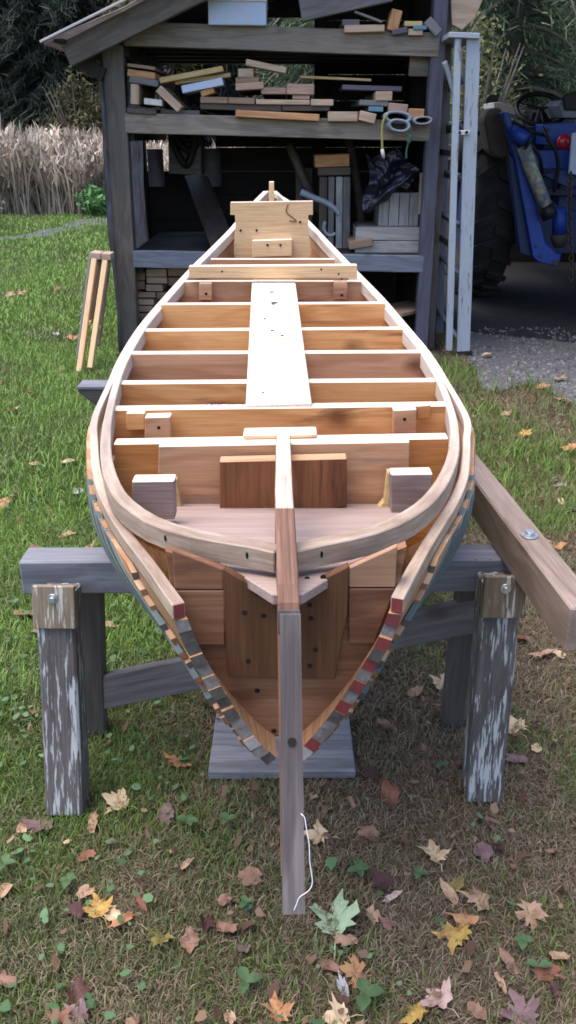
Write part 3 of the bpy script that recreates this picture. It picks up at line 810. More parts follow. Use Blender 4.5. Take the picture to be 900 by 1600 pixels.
def sawhorse_rear():
    s = E('sawhorse', (-0.1, 3.43, 0), 'rear sawhorse with dark weathered beam end sticking out left of the canoe', 'sawhorse', 'sawhorses under the canoe')
    y = 3.40
    a = P(122, 604, y)
    x0, x1 = a.x, 0.47
    prism('beam', [(x0, y, ZB), (x1, y, ZB), (x1, y, ZB - 0.1), (x0 + 0.10, y, ZB - 0.1), (x0 + 0.0, y, ZB - 0.014)], (0, 0.10, 0), M['horse_dark'], s, 0.003)
    board('cap_board', (x0 - 0.005, y + 0.05, ZB + 0.006), (x1, y + 0.05, ZB + 0.006), 0.108, 0.012, M['horse_beam'], s, (0, 1, 0))
    for x in (x0 + 0.28, x1 - 0.12):
        board('leg', (x, y - 0.045, ZB - 0.01), (x, y - 0.24, 0), 0.085, 0.085, M['horse_leg'], s, (1, 0, 0), jag=0.003)
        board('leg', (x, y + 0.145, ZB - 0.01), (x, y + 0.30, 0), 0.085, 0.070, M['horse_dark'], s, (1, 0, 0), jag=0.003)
    return s
sawhorse_rear()

# long timber resting on both sawhorses, right of the canoe
tb = E('timber', (0.53, 2.4, ZB), 'long squared brown timber with a bolt lying across the sawhorses right of the canoe', 'timber')
zt_ = 0.716
n1 = PZ(892, 950, zt_); n2 = PZ(733, 741, zt_)
dr = (n2 - n1).normalized(); sd = Vector((dr.y, -dr.x, 0)); wT, hT = 0.066, 0.100
far = n1 + dr * 2.05
board('beam', n1 + sd * wT / 2 - Vector((0, 0, hT / 2)), far + sd * wT / 2 - Vector((0, 0, hT / 2)), wT, hT, M['timber'], tb, sd, jag=0.002)
bolt(tb, PZ(827, 837, zt_ + 0.002), (0, 0, 1), 0.011)

# grey board lying in the grass under the bow
pts = [PZ(325, 1206, 0.034), PZ(556, 1204, 0.034)]
gb = board('grey_board', ((pts[0].x + pts[1].x) / 2, pts[0].y + 0.17, 0.022), ((pts[0].x + pts[1].x) / 2 , pts[0].y + 0.171, 0.022), 0.1, 0.1, M['grey_x']) if False else \
    prism('grey_board', [pts[0], pts[1], pts[1] + Vector((-0.004, 0.36, 0)), pts[0] + Vector((0.004, 0.36, 0))], (0, 0, -0.026), M['grey_x'])
tag(gb, 'short grey weathered board lying in the grass under the bow of the canoe', 'board')

# ================================================================== lumber shed
SF = 6.70
shed = E('lumber_shed', (-0.05, 7.6, 0), 'old open fronted lumber shed of weathered grey timbers with loaded shelves', 'shed')
def pboard(name, x0, y0, x1, y1, th_px, d, depth, mat, parent=shed, off=0.0, jag=0.0, bev=None):
    """board seen edge-on from the front: centre line between two measured points at distance d, running back by depth"""
    a, b = P(x0, y0, d), P(x1, y1, d)
    zc = (a - Vector((0, 0, CAMH))).dot(Vector((0, CP, -SP)))
    t = th_px / F * zc
    return board(name, a + Vector((0, depth / 2, 0)), b + Vector((0, depth / 2, 0)), depth, t, mat, parent, (0, 1, 0), jag=jag, bev=bev)
BACK = 8.55
# posts
def post(px_top, py_top, px_bot, d, w, mat, ztop=None, dep=0.12):
    t = P(px_top, py_top, d)
    g = P(px_bot, 500, d); 
    k = (t - g) / (t.z - g.z)
    bot = g - k * g.z; 
    top = t if ztop is None else t + k * (ztop - t.z)
    return board('post', bot + Vector((0, dep / 2, 0)), top + Vector((0, dep / 2, 0)), w, dep, mat, shed, (1, 0, 0), jag=0.004)
post(175, 70, 200, SF, 0.142, M['shed_post'])
post(684, 100, 661, SF, 0.098, M['shed_purple'], 3.3)
post(697, 100, 676, SF + 0.10, 0.05, M['shed_post'], 3.3)
xl = P(215, 200, BACK).x; xr = P(655, 200, BACK).x
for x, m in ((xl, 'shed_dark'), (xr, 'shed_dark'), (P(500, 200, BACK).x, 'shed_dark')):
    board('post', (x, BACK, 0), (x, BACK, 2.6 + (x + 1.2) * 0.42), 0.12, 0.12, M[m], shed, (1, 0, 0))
# front rails
pboard('rail', 193, 52, 687, 70, 34, SF - 0.005, 0.06, M['shed_rail'], jag=0.003)
pboard('rail', 195, 192, 672, 205, 29, SF - 0.004, 0.055, M['shed_rail'], jag=0.003)
pboard('rail', 208, 405, 662, 413, 25, SF - 0.003, 0.06, M['shed_rail_blue'], jag=0.003)
pboard('end_block', 640, 102, 684, 103, 30, SF + 0.08, 0.05, M['shed_rail'])
pboard('end_block', 668, 238, 678, 238, 30, SF + 0.02, 0.04, M['b_tan'])
# shelf floors
def zof(px, py, d): return P(px, py, d).z
z1 = zof(430, 183, SF) - 0.02; z2 = zof(430, 396, SF) - 0.02; z0 = zof(430, 40, SF) - 0.03
xa, xb = P(205, 300, SF).x, P(668, 300, SF).x
for nm, z in (('lower_floor', z2), ('shelf_floor', z1)):
    for k in range(9):
        y = SF + 0.07 + k * 0.205
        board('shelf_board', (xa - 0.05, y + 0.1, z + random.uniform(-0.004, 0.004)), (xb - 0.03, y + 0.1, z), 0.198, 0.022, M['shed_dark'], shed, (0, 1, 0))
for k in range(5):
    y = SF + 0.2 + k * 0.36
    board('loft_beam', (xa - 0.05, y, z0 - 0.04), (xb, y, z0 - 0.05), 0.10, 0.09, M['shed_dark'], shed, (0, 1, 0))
for x in (xa + 0.02, xb - 0.04):
    for z in (z1 - 0.08, z2 - 0.08, z0 - 0.10):
        board('side_rail', (x, SF + 0.06, z), (x, BACK, z), 0.04, 0.11, M['shed_dark'], shed, (1, 0, 0))
# back wall boards with a few gaps of light
yb = BACK + 0.07
zs = [0.10, 0.31, 0.52, 0.73, 0.935, 1.145]
for k, z in enumerate(zs):
    board('back_board', (xl - 0.1, yb + 0.021 * (k % 2), z), (xr + 0.1, yb + 0.021 * (k % 2), z + random.uniform(-0.006, 0.006)), 0.02, 0.218 if k not in (3,) else 0.204, M['shed_dark'], shed, (0, 1, 0))
xm = P(336, 230, BACK).x
for z in (1.355, 1.56, 1.74):
    board('back_board', (xm, yb, z), (xr + 0.1, yb, z), 0.02, 0.202, M['shed_dark'], shed, (0, 1, 0))
xm2 = P(505, 110, BACK).x
for z in (1.95, 2.16, 2.37, 2.58, 2.79):
    board('back_board', (xm2, yb, z), (xr + 0.1, yb, z), 0.02, 0.204, M['shed_dark'], shed, (0, 1, 0))
xm3 = P(420, 110, BACK).x
for z in (2.60, 2.80):
    board('back_board', (xl + 0.9, yb + 0.03, z), (xm2 + 0.05, yb + 0.03, z), 0.02, 0.2, M['shed_dark'], shed, (0, 1, 0))
# right inner wall boards (upright)
for k in range(7):
    y = SF + 0.25 + k * 0.25
    board('side_board', (xb + 0.035, y, 0.0), (xb + 0.035, y, 3.0), 0.235, 0.02, M['shed_dark'], shed, (0, 1, 0))
# left cladding: one corrugated sheet seen edge-on
def cladding():
    bm = bmesh.new()
    t = P(157, 95, SF); g = P(188, 500, SF); k = (t - g) / (t.z - g.z); b = g - k * g.z
    rows = []
    n = 60
    for i in range(n + 1):
        y = SF - 0.05 + (BACK + 0.1 - SF) * i / n
        off = 0.011 * math.sin(i * 1.55)
        rows.append([bm.verts.new((p.x - 0.022 + off + 0.012 * math.sin(j * 1.3), y, p.z)) for j, p in enumerate([b.lerp(t, q / 7) for q in range(8)])])
    for i in range(n):
        for j in range(7): bm.faces.new((rows[i][j], rows[i + 1][j], rows[i + 1][j + 1], rows[i][j + 1])).smooth = True
    bmesh.ops.solidify(bm, geom=bm.faces[:], thickness=0.004)
    return from_bm('side_cladding', bm, M['metal'], shed)
cladding()
# roof: single slope rising to the right
ev = P(66, 67, SF - 0.30); up = P(200, 0, SF - 0.30)
sl_ = (up.z - ev.z) / (up.x - ev.x)
def roofz(x, dz=0.0): return ev.z + (x - ev.x) * sl_ + dz
xe = 1.62
def roof():
    bm = bmesh.new(); rows = []
    n, m = 150, 6
    for i in range(n + 1):
        y = SF - 0.30 + (BACK + 0.35 - SF + 0.3) * i / n
        off = 0.009 * math.sin(i * 1.3)
        rows.append([bm.verts.new((ev.x + (xe - ev.x) * j / m, y, roofz(ev.x + (xe - ev.x) * j / m, off - 0.03 * math.sin(math.pi * min(1, j / 2.0)) * (1 if j < 2 else 0)))) for j in range(m + 1)])
    for i in range(n):
        for j in range(m): bm.faces.new((rows[i][j], rows[i][j + 1], rows[i + 1][j + 1], rows[i + 1][j])).smooth = True
    bmesh.ops.solidify(bm, geom=bm.faces[:], thickness=0.012)
    return from_bm('roof_sheet', bm, M['roof_metal'], shed)
roof()
board('drip_edge', (ev.x - 0.01, SF - 0.315, ev.z + 0.004), (xe, SF - 0.315, roofz(xe) + 0.004), 0.02, 0.014, M['drip'], shed, (0, 1, 0))
for k in range(4):
    y = SF - 0.16 + k * 0.70
    off = 0.11
    a = Vector((ev.x + 0.12, y, roofz(ev.x + 0.12, -off))); b = Vector((xe, y, roofz(xe, -off)))
    board('rafter', a, b, 0.06, 0.15, M['shed_post'] if k == 0 else M['shed_dark'], shed, (0, 1, 0), jag=0.002)
for k in range(4):
    x = ev.x + 0.10 + k * 0.75
    board('purlin', (x, SF - 0.26, roofz(x, -0.025)), (x, BACK + 0.3, roofz(x, -0.025)), 0.07, 0.02, M['shed_dark'], shed, (1, 0, 0))
# knee brace at the left eave and a tan soffit panel high on the right
board('knee_brace', P(118, 92, SF - 0.02), P(163, 118, SF - 0.02), 0.05, 0.09, M['shed_dark'], shed, (0, 1, 0))
prism('soffit_panel', [P(703, -30, SF + 0.05), P(706, 38, SF + 0.05), P(722, 47, SF + 0.05), P(742, 28, SF + 0.05), P(757, -6, SF + 0.05), P(764, -30, SF + 0.05)], (0, 0.03, 0), M['b_tan'], shed, 0.004)

# ---- stored timber: (x0, y0, x1, y1, thickness px, distance, run back, material, label)
G1 = 'boards stored on the upper shelf'
items = [
 (199, 101, 242, 107, 5, 6.66, 1.2, 'brn', 'thin brown board on top of the left end pile on the shelf'),
 (199, 113, 242, 119, 10, 6.66, 1.2, 'or', 'orange board end second from the top of the left pile on the shelf'),
 (202, 124, 247, 131, 9, 6.65, 1.0, 'gry', 'grey board under the orange one at the left end of the shelf'),
 (210.5, 131, 210.5, 163, 13, 6.66, 0.8, 'tan', 'tan block standing upright at the far left end of the shelf'),
 (225, 158, 253, 161, 9, 6.65, 0.8, 'wht', 'short whitish board end lying low beside the upright tan block'),
 (198, 172, 244, 175, 8, 6.68, 1.2, 'drk', 'dark board lying flat on the shelf below the whitish board end'),
 (247, 138, 281, 171, 12, 6.64, 0.5, 'tan', 'tan stick leaning steeply down to the right on the shelf'),
 (249, 126, 348, 107, 8, 6.68, 0.10, 'yel', 'long yellow board slanting upward, upper of two on the shelf'),
 (273, 129, 360, 117, 6, 6.74, 0.10, 'yel', 'thinner yellow board slanting just below the long yellow one'),
 (284, 140, 348, 127, 11, 6.66, 0.30, 'blu', 'pale blue painted board slanting under the yellow boards'),
 (314, 147, 334, 140, 9, 6.68, 0.4, 'or', 'short orange board end peeping out under the pale blue board'),
 (250, 174, 312, 176, 6, 6.75, 1.2, 'gry', 'thin grey board lying flat under the leaning tan stick'),
 (372, 114, 396, 114, 12, 6.68, 0.9, 'tan', 'square tan block end on top of the middle pile'),
 (368, 126, 405, 124, 8, 6.67, 0.9, 'brn', 'brown board just below the square tan block end'),
 (368, 136, 412, 133, 10, 6.66, 0.9, 'pnk', 'pinkish board third from the top of the middle pile'),
 (384, 97, 447, 110, 9, 6.68, 0.12, 'tan', 'tan board tilting down to the right above the middle pile'),
 (408, 142, 447, 142, 9, 6.67, 1.0, 'pnk', 'pink board end under the tilting tan board'),
 (448, 139, 491, 140, 15, 6.66, 1.0, 'pnk', 'thick pinkish board end with a crack, right of the middle pile'),
 (457, 152, 484, 152, 6, 6.67, 1.0, 'pnk', 'small thin pink board under the thick pinkish board end'),
 (400, 159, 484, 160, 7, 6.67, 0.9, 'tan', 'wide thin tan board halfway down the middle pile'),
 (485.5, 160, 521, 160, 9, 6.66, 0.9, 'tan', 'tan board end jutting out right of the wide thin tan board'),
 (313, 156, 356, 157, 9, 6.67, 1.0, 'brn', 'leftmost of three brown board ends lying side by side'),
 (357, 157, 398, 158, 9, 6.67, 1.0, 'brn', 'middle of three brown board ends lying side by side'),
 (313, 166, 440, 169, 9, 6.69, 1.2, 'drk', 'wide dark board under the three brown board ends'),
 (441, 169, 515, 169, 8, 6.68, 1.2, 'drk', 'dark brown board low in the middle pile, right half'),
 (368, 177, 499, 184, 10, 6.63, 0.10, 'or', 'long light orange strip lying along the front edge of the shelf'),
 (512.5, 182, 559, 182, 14, 6.64, 0.7, 'tan', 'thick tan plank end with rounded corners on the shelf edge'),
 (562, 180, 587, 186, 14, 6.63, 0.7, 'tan', 'tan round topped plank end beside the grey duct pieces'),
 (576, 170, 599, 171, 7, 6.66, 0.7, 'tea', 'small teal painted board end on the shelf'),
 (587, 150, 613, 150, 13, 6.66, 0.9, 'tan', 'square tan board end on top of the right hand pile'),
 (562, 160, 607, 162, 8, 6.67, 0.9, 'gry', 'grey board under the square tan board end'),
 (607, 167, 637, 170, 12, 6.66, 0.9, 'pnk', 'salmon pink board end behind the grey duct pieces'),
 (638, 177, 663, 178, 14, 6.66, 0.9, 'or', 'orange pink board end right of the grey duct pieces'),
 (469, 120, 580, 125, 3.5, 6.80, 0.05, 'yel', 'thin straight yellow lath lying high on the right hand pile'),
 (535, 136, 628, 139, 7, 6.76, 0.5, 'pur', 'dark purple board lying under the yellow lath'),
]
G2 = 'boards stored in the loft above the shelf'
loft_items = [
 (535, 35, 562, 35, 9, 6.66, 0.7, 'gry', 'small grey board end in the loft on top of a tan board'),
 (538, 45, 601, 44, 10, 6.65, 0.7, 'tan', 'tan board lying along the loft beam under a grey board end'),
 (554, 18, 597, 34, 3.5, 6.64, 0.03, 'gry', 'thin grey stick slanting down to the right in the loft'),
 (621, 15, 613, 48, 17, 6.66, 0.2, 'or', 'orange block standing on end in the loft'),
 (632, 37, 660, 37, 7, 6.67, 0.7, 'yel', 'yellow orange board end in the loft right of the standing block'),
 (646, 43, 667, 43, 6, 6.65, 0.5, 'tea', 'teal board end in the loft'),
 (638, 50, 661, 50, 9, 6.66, 0.7, 'tan', 'tan board end under the teal one in the loft'),
 (668, 31, 686, 52, 14, 6.66, 0.3, 'gry', 'grey block leaning against the right post in the loft'),
 (613, 51, 637, 46, 8, 6.65, 0.3, 'pur', 'purple grey board end at the foot of the standing orange block'),
]
for lst, g in ((items, G1), (loft_items, G2)):
    for (x0, y0, x1, y1, th, d, dep, m, lab) in lst:
        o = pboard('board', x0, y0, x1, y1, th, d, dep, M['b_' + m], None, jag=0.0015)
        tag(o, lab, 'board', g)
# painted panel and box in the loft
o = pboard('wooden_box', 325, 17, 416, 18, 38, 6.64, 0.4, M['b_blu'], None); tag(o, 'pale blue white painted box standing in the loft', 'box')
o = pboard('lid_rim', 324, -1, 417, 0, 4, 6.63, 0.42, M['b_wht'], o)
o = pboard('panel', 469, 14, 612, -18, 34, 6.62, 0.06, M['b_gry'], None, jag=0.001); tag(o, 'grey panel tilted up to the right in the loft', 'panel')
# firewood-like plank ends stacked on the ground under the lower rail
gz = []
for (x0, x1, y, th, m, lab) in ((210, 226, 428, 20, 'brn', 'brown plank end at the top left of the pile under the lower rail'),
                           (228, 260, 426, 12, 'tan', 'tan plank end at the top of the pile under the lower rail'),
                           (262, 292, 425, 13, 'brn', 'brown plank end at the top right of the pile under the lower rail'),
                           (229, 261, 438, 10, 'pnk', 'pinkish plank end second from the top in the middle of the low pile'),
                           (228, 254, 450, 10, 'tan', 'tan plank end third from the top in the middle of the low pile'),
                           (263, 284, 440, 12, 'brn', 'brown plank end second from the top on the right of the low pile'),
                           (211, 226, 446, 12, 'brn', 'brown plank end second from the top on the left of the low pile'),
                           (211, 243, 461, 8, 'pnk', 'pink plank end fourth row of the low pile'),
                           (245, 268, 462, 10, 'brn', 'brown plank end right of the pink one in the low pile'),
                           (212, 240, 472, 9, 'tan', 'tan plank end fifth row of the low pile'),
                           (213, 238, 483, 9, 'pnk', 'pinkish plank end near the bottom of the low pile'),
                           (214, 236, 495, 10, 'brn', 'brown plank end at the bottom of the low pile')):
    o = pboard('plank', x0, y, x1, y, th, 6.86, 1.1, M['b_' + m], None, jag=0.001); tag(o, lab, 'plank', 'planks piled under the lower rail')
for k in range(6):   # bearers below the pile
    pass
o = pboard('plank', 205, 508, 262, 510, 14, 6.86, 1.1, M['b_drk'], None); tag(o, 'wide dark plank lying on the ground under the low pile', 'plank', 'planks piled under the lower rail')
o = board('plank', P(604, 488, 6.74), P(656, 476, 7.1), 0.3, 0.03, M['b_brn'], None, (0, 1, 0)); tag(o, 'brown plank end poking out low beside the right shed post', 'plank')

# ---- things on the lower floor
def crate(name, px0, py0, px1, py1, d, dep, mat, nb, vertical, label):
    a, b = P(px0, py0, d), P(px1, py1, d)
    c = E(name, ((a.x + b.x) / 2, d + dep / 2, b.z), label, 'crate')
    if vertical:
        w = (b.x - a.x) / nb
        for k in range(nb):
            board('front_board', (a.x + w * (k + .5), d, b.z), (a.x + w * (k + .5), d, a.z), w - 0.004, 0.02, mat, c, (1, 0, 0), jag=0.001)
    else:
        h = (a.z - b.z) / nb
        for k in range(nb):
            board('front_board', (a.x, d, b.z + h * (k + .5)), (b.x, d, b.z + h * (k + .5)), 0.02, h - 0.004, mat, c, (0, 1, 0), jag=0.001)
    for x in (a.x + 0.01, b.x - 0.01):
        board('side_board', (x, d + 0.012, (a.z + b.z) / 2), (x, d + dep, (a.z + b.z) / 2), 0.02, a.z - b.z, M['b_gry'], c, (1, 0, 0))
    board('top_board', (a.x, d + dep / 2, a.z - 0.008), (b.x, d + dep / 2, a.z - 0.008), dep - 0.03, 0.016, M['b_gry'], c, (0, 1, 0))
    return c
M['crate'] = wood('light_grey_crate', (0.36, 0.33, 0.32), (0.20, 0.18, 0.18), 'X', knots=0.25, streak=(0.08, 0.07, 0.07), streak_amt=0.4)
crate('crate', 556, 355, 655, 397, 6.84, 0.5, M['crate'], 2, False, 'low grey crate of two horizontal boards on the lower shelf')
crate('crate', 593, 301, 653, 357, 6.98, 0.45, M['crate'], 4, True, 'upright grey board crate standing on the low crate')
# upright board bundle with a plank on top
bb = E('board_bundle', P(522, 395, 7.2), 'bundle of upright grey boards with a tan plank on top inside the shed', 'boards')
for x0, x1, m in ((512, 521, 'gry'), (524, 534, 'crate'), (535, 546, 'gry'), (498, 510, 'drk')):
    a = P((x0 + x1) / 2, 390, 7.15); b = P((x0 + x1) / 2 + 1, 276, 7.15); zc = 6.8
    board('upright_board', a, b, (x1 - x0) / F * zc, 0.09, M['b_' + m] if m != 'crate' else M[m], bb, (1, 0, 0), jag=0.002)
pboard('cross_board', 497, 268, 548, 267, 12, 7.12, 0.4, M['b_drk'], bb)
pboard('top_plank', 492, 252, 546, 250, 18, 7.10, 0.5, M['b_or'], bb)
o = tube('curved_pipe', crom([P(x, y, 6.95) for x, y in ((470, 300), (490, 309), (508, 316), (522, 325), (531, 336))], 24), [0.026 - 0.008 * i / 23 for i in range(24)], M['grey_plastic'], None, 10)
tag(o, 'curved pale grey pipe poking forward beside the upright boards', 'pipe')
o = tube('hook', crom([P(x, y, 6.98) for x, y in ((508, 346), (506, 356), (510, 365), (518, 368), (524, 364))], 20), 0.013, M['grey_plastic'], None, 8)
tag(o, 'pale grey hook shaped pipe end below the curved pipe', 'pipe')
for pts, lab in (([(452, 225), (470, 270), (500, 330)], 'dark leaning pole left of the upright boards'), ([(545, 215), (560, 300), (568, 390)], 'dark pole leaning between the upright boards and the crates')):
    o = tube('pole', [P(x, y, 7.35) for x, y in pts], 0.035, M['b_drk'], None, 8); tag(o, lab, 'pole', 'dark poles leaning in the shed')
for x0, x1, lab in ((462, 474, 'dark upright board furthest left beside the bundle'), (476, 488, 'dark upright board touching the bundle of upright boards')):
    a = P((x0 + x1) / 2, 390, 7.5); b = P((x0 + x1) / 2, 262, 7.5)
    o = board('board', a, b, (x1 - x0) / F * 7.1, 0.05, M['b_drk'], None, (1, 0, 0)); tag(o, lab, 'board', 'dark upright boards in the shed')
o = board('plank', P(352, 392, 7.0), P(306, 275, 8.3), 0.2, 0.03, M['b_drk'], None, (1, 0, 0)); tag(o, 'dark wide plank leaning back inside the shed on the left', 'plank')
o = pboard('plank', 545, 384, 582, 378, 12, 6.80, 0.4, M['b_brn'], None); tag(o, 'brown plank end lying left of the low grey crate', 'plank')
o = pboard('lath', 656, 335, 659, 270, 5, 6.9, 0.04, M['b_tan'], None); tag(o, 'narrow tan lath standing right of the upright crate', 'lath')

# black plastic sheet hanging in folds over the crate
def plastic():
    bm = bmesh.new()
    outline_u = 60; outline_v = 48
    TL, TR, BL, BR = P(574, 246, 6.92), P(622, 240, 6.92), P(572, 330, 6.86), P(650, 268, 6.9)
    rows = []
    for i in range(outline_u + 1):
        u = i / outline_u; row = []
        for j in range(outline_v + 1):
            v = j / outline_v
            left = 572 + 6 * math.sin(v * 5) ; right = 628 + 28 * math.sin(min(1, v * 1.6) * math.pi / 2) - 42 * max(0, v - 0.55)
            x = left + (right - left) * u
            y = 240 + 6 * math.sin(u * 6) + v * (90 - 34 * u) + 3 * math.sin(u * 14 + v * 6)
            n = mnoise.fractal(Vector((u * 3.2 + 5, v * 3.2, 1.5)), 0.9, 2.0, 2)
            fold = 0.05 * math.sin((u * 1.0 + v * 2.2) * 5 + n * 1.5) + 0.035 * abs(math.sin((u * 2.1 - v * 1.2) * 4 + n * 2.0)) + 0.018 * abs(math.sin((u * 1.4 + v * 3.1) * 7 + n * 3))
            p = P(x, y, 6.90); p.y += fold * 0.7 + 0.05 * n - 0.04 * math.sin(math.pi * u)
            row.append(bm.verts.new(p))
        rows.append(row)
    for i in range(outline_u):
        for j in range(outline_v): bm.faces.new((rows[i][j], rows[i + 1][j], rows[i + 1][j + 1], rows[i][j + 1]))
    bmesh.ops.recalc_face_normals(bm, faces=bm.faces)
    bmesh.ops.solidify(bm, geom=bm.faces[:], thickness=0.004)
    o = from_bm('plastic_sheet', bm, M['plastic_blk'], None, smooth=True); return o
tag(plastic(), 'crumpled shiny black plastic sheet hanging over the crates', 'plastic sheet')
# flattened duct pieces hanging over the shelf edge, with cords
def duct(cx, cy, rx, ry, d, dep, rot, lab):
    bm = bmesh.new(); n = 26; zc = (P(cx, cy, d) - Vector((0, 0, CAMH))).dot(Vector((0, CP, -SP))) / F
    c = P(cx, cy, d); rings = []
    for yy, s in ((0, 1.0), (dep, 0.97), (dep, 0.72), (0.0, 0.74)):
        ring = []
        for k in range(n):
            a = 2 * math.pi * k / n
            ex = rx * s * zc * (abs(math.cos(a)) ** 0.8) * (1 if math.cos(a) > 0 else -1); ez = (ry * s if s > 0.9 else ry * (s - 0.1)) * zc * math.sin(a)
            ring.append(bm.verts.new(c + Vector((ex * math.cos(rot) - ez * math.sin(rot), yy, ex * math.sin(rot) + ez * math.cos(rot)))))
        rings.append(ring)
    for i in range(4):
        A, B = rings[i], rings[(i + 1) % 4]
        for k in range(n): bm.faces.new((A[k], A[(k + 1) % n], B[(k + 1) % n], B[k])).smooth = True
    bmesh.ops.recalc_face_normals(bm, faces=bm.faces)
    o = from_bm('duct_piece', bm, M['grey_plastic'], None); tag(o, lab, 'duct', 'flattened duct pieces on the shelf edge'); return o
duct(622, 183, 22, 9, 6.58, 0.7, -0.08, 'upper flattened grey duct piece sticking out over the shelf edge')
duct(624, 196, 18, 9.5, 6.54, 0.7, -0.12, 'lower flattened grey duct piece sticking out over the shelf edge')
duct(661, 188, 15, 6, 6.56, 0.5, 0.05, 'small grey duct piece lying right of the other two')
o = tube('cord', crom([P(x, y, 6.53) for x, y in ((606, 178), (600, 186), (597, 200), (597, 222), (597.5, 236))], 24), 0.008, M['cord_y'], None, 6)
tag(o, 'yellow cord with a white frayed end hanging below the duct pieces', 'cord')
tube('frayed_end', [P(597, 233, 6.53), P(598, 240, 6.53), P(600, 247, 6.53)], [0.012, 0.014, 0.008], M['b_wht'], o, 6)
o = tube('cord', crom([P(x, y, 6.53) for x, y in ((640, 200), (642, 212), (638, 224), (635, 236), (635, 248))], 24), [0.014 if 5 < i < 12 else 0.007 for i in range(24)], M['cord_g'], None, 6)
tag(o, 'dark green knotted cord hanging right of the yellow one', 'cord')
# objects seen through the left opening
def drum(px0, px1, py0, py1, d, lab, tilt=0.0):
    a, b = P(px0, py1, d), P(px1, py1, d); t = P(px0, py0, d)
    r = (b.x - a.x) / 2; c = Vector(((a.x + b.x) / 2, d + r, a.z)); h = t.z - a.z
    bm = bmesh.new()
    add_tube(bm, [c, c + Vector((0, 0, h * .02)), c + Vector((0, 0, h * .5)), c + Vector((0, 0, h * .53)), c + Vector((0, 0, h * .56)), c + Vector((0, 0, h * .97)), c + Vector((0, 0, h))], [r * .97, r, r, r * 1.04, r, r, r * 0.92], 22)
    bmesh.ops.recalc_face_normals(bm, faces=bm.faces)
    o = from_bm('drum', bm, M['drum'], None); tag(o, lab, 'drum'); return o
drum(231, 256, 233, 292, 8.2, 'dull grey drum at the left opening of the shed')
drum(311, 346, 232, 292, 8.25, 'pale blue grey drum behind the dark box in the shed')
o = pboard('machine', 263, 238, 314, 240, 62, 7.8, 0.35, M['b_gry'], None); tag(o, 'grey boxy machine draped with dark straps in the left opening', 'machine')
for pts in ([(266, 214), (275, 235), (290, 258), (300, 240), (304, 216)], [(272, 210), (284, 228), (298, 236), (308, 222)], [(264, 212), (282, 206), (300, 211), (314, 226)], [(275, 205), (290, 200), (305, 208), (318, 224)], [(280, 212), (292, 218), (306, 214)]):
    tube('strap', crom([P(x, y, 7.77) for x, y in pts], 26), 0.03, M['black'], o, 7)

# ================================================================== white painted step ladder standing right of the shed
ld = E('stepladder', PZ(718, 552), 'tall folded wooden stepladder with chipped white paint standing beside the shed', 'stepladder')
def pl_board(name, x0, y0, x1, y1, w0, w1, d0, d1, dep, mat, parent):
    """upright board: bottom (x0,y0) at d0 to top (x1,y1) at d1, widths in px"""
    a, b = P(x0, y0, d0), P(x1, y1, d1)
    zc = [(q - Vector((0, 0, CAMH))).dot(Vector((0, CP, -SP))) / F for q in (a, b)]
    wa, wb = w0 * zc[0], w1 * zc[1]
    return board(name, a, b, wa, dep, mat, parent, (1, 0, 0), taper=wb / wa, jag=0.0015)
pl_board('stile', 723.5, 549, 739.5, 60, 20, 22, 6.58, 6.45, 0.03, M['ladder'], ld)
pl_board('stile', 701.5, 547, 715.5, 60, 9, 10, 6.56, 6.44, 0.05, M['ladder'], ld)
pl_board('stile', 686, 520, 699, 70, 12, 13, 7.05, 6.95, 0.03, M['ladder_dark'], ld)
pl_board('stile', 669, 515, 691, 80, 10, 10, 7.06, 6.96, 0.04, M['ladder_dark'], ld)
pboard('top_cap', 702, 54, 750, 56, 8, 6.40, 0.62, M['ladder'], ld)
for y0, y1 in ((487, 545), (402, 440), (335, 362), (272, 286), (206, 205), (145, 130)):
    board('rung', P(686, y0 - 3, 7.02), P(722, y1 - 8, 6.60), 0.075, 0.022, M['ladder_dark'], ld, (0.6, 0.3, -0.6))
for y0, y1 in ((360, 385), (235, 240)):
    board('brace', P(672, y0, 7.0), P(706, y1, 6.6), 0.04, 0.02, M['black'], ld, (0, 0, 1))
board('hinge_bracket', P(712, 207, 6.46), P(734, 207.5, 6.46), 0.012, 0.030, M['b_wht'], ld, (0, 1, 0))
for x in (718, 729): disc('rivet', P(x, 207, 6.453), (0, -1, 0), 0.012, 0.004, M['black'], ld, 8)
board('foot', P(724, 548, 6.575), P(724, 562, 6.575), 0.125, 0.036, M['black'], ld, (1, 0, 0))
tube('spreader', crom([P(x, y, 6.5) for x, y in ((694, 96), (702, 118), (708, 140), (716, 160))], 14), 0.020, M['grey_plastic'], ld, 6)

# ================================================================== pair of pale notched frames leaning on the shed corner
lf = E('leaning_frame', PZ(132, 583), 'pair of pale notched timber frames leaning upright against the left shed post', 'frame')
def lean(x0, y0, x1, y1, w, d0, d1, dep, mat, nm='upright'): return pl_board(nm, x0, y0, x1, y1, w, w * 1.05, d0, d1, dep, mat, lf)
lean(124, 582, 148, 405, 8, 6.05, 6.42, 0.05, M['b_yel'] if False else M['pine_pale'])
lean(141, 576, 165, 408, 8, 6.05, 6.42, 0.05, M['pine_pale'])
lean(121, 560, 142, 396, 4, 6.22, 6.58, 0.03, M['b_gry'])
lean(139, 505, 155, 402, 10, 6.25, 6.50, 0.03, M['b_brn'], 'back_board')
lean(152, 540, 169, 404, 9, 6.25, 6.50, 0.03, M['b_brn'], 'back_board')
pboard('top_block', 141, 399, 157, 401, 10, 6.40, 0.14, M['b_tan'], lf)
pboard('top_block', 158, 401, 173, 402, 10, 6.40, 0.14, M['b_tan'], lf)
prism('notch_block', [P(134, 500, 6.2), P(142, 502, 6.2), P(141, 509, 6.2), P(133, 508, 6.2)], (0, 0.05, 0), M['pine_pale'], lf)
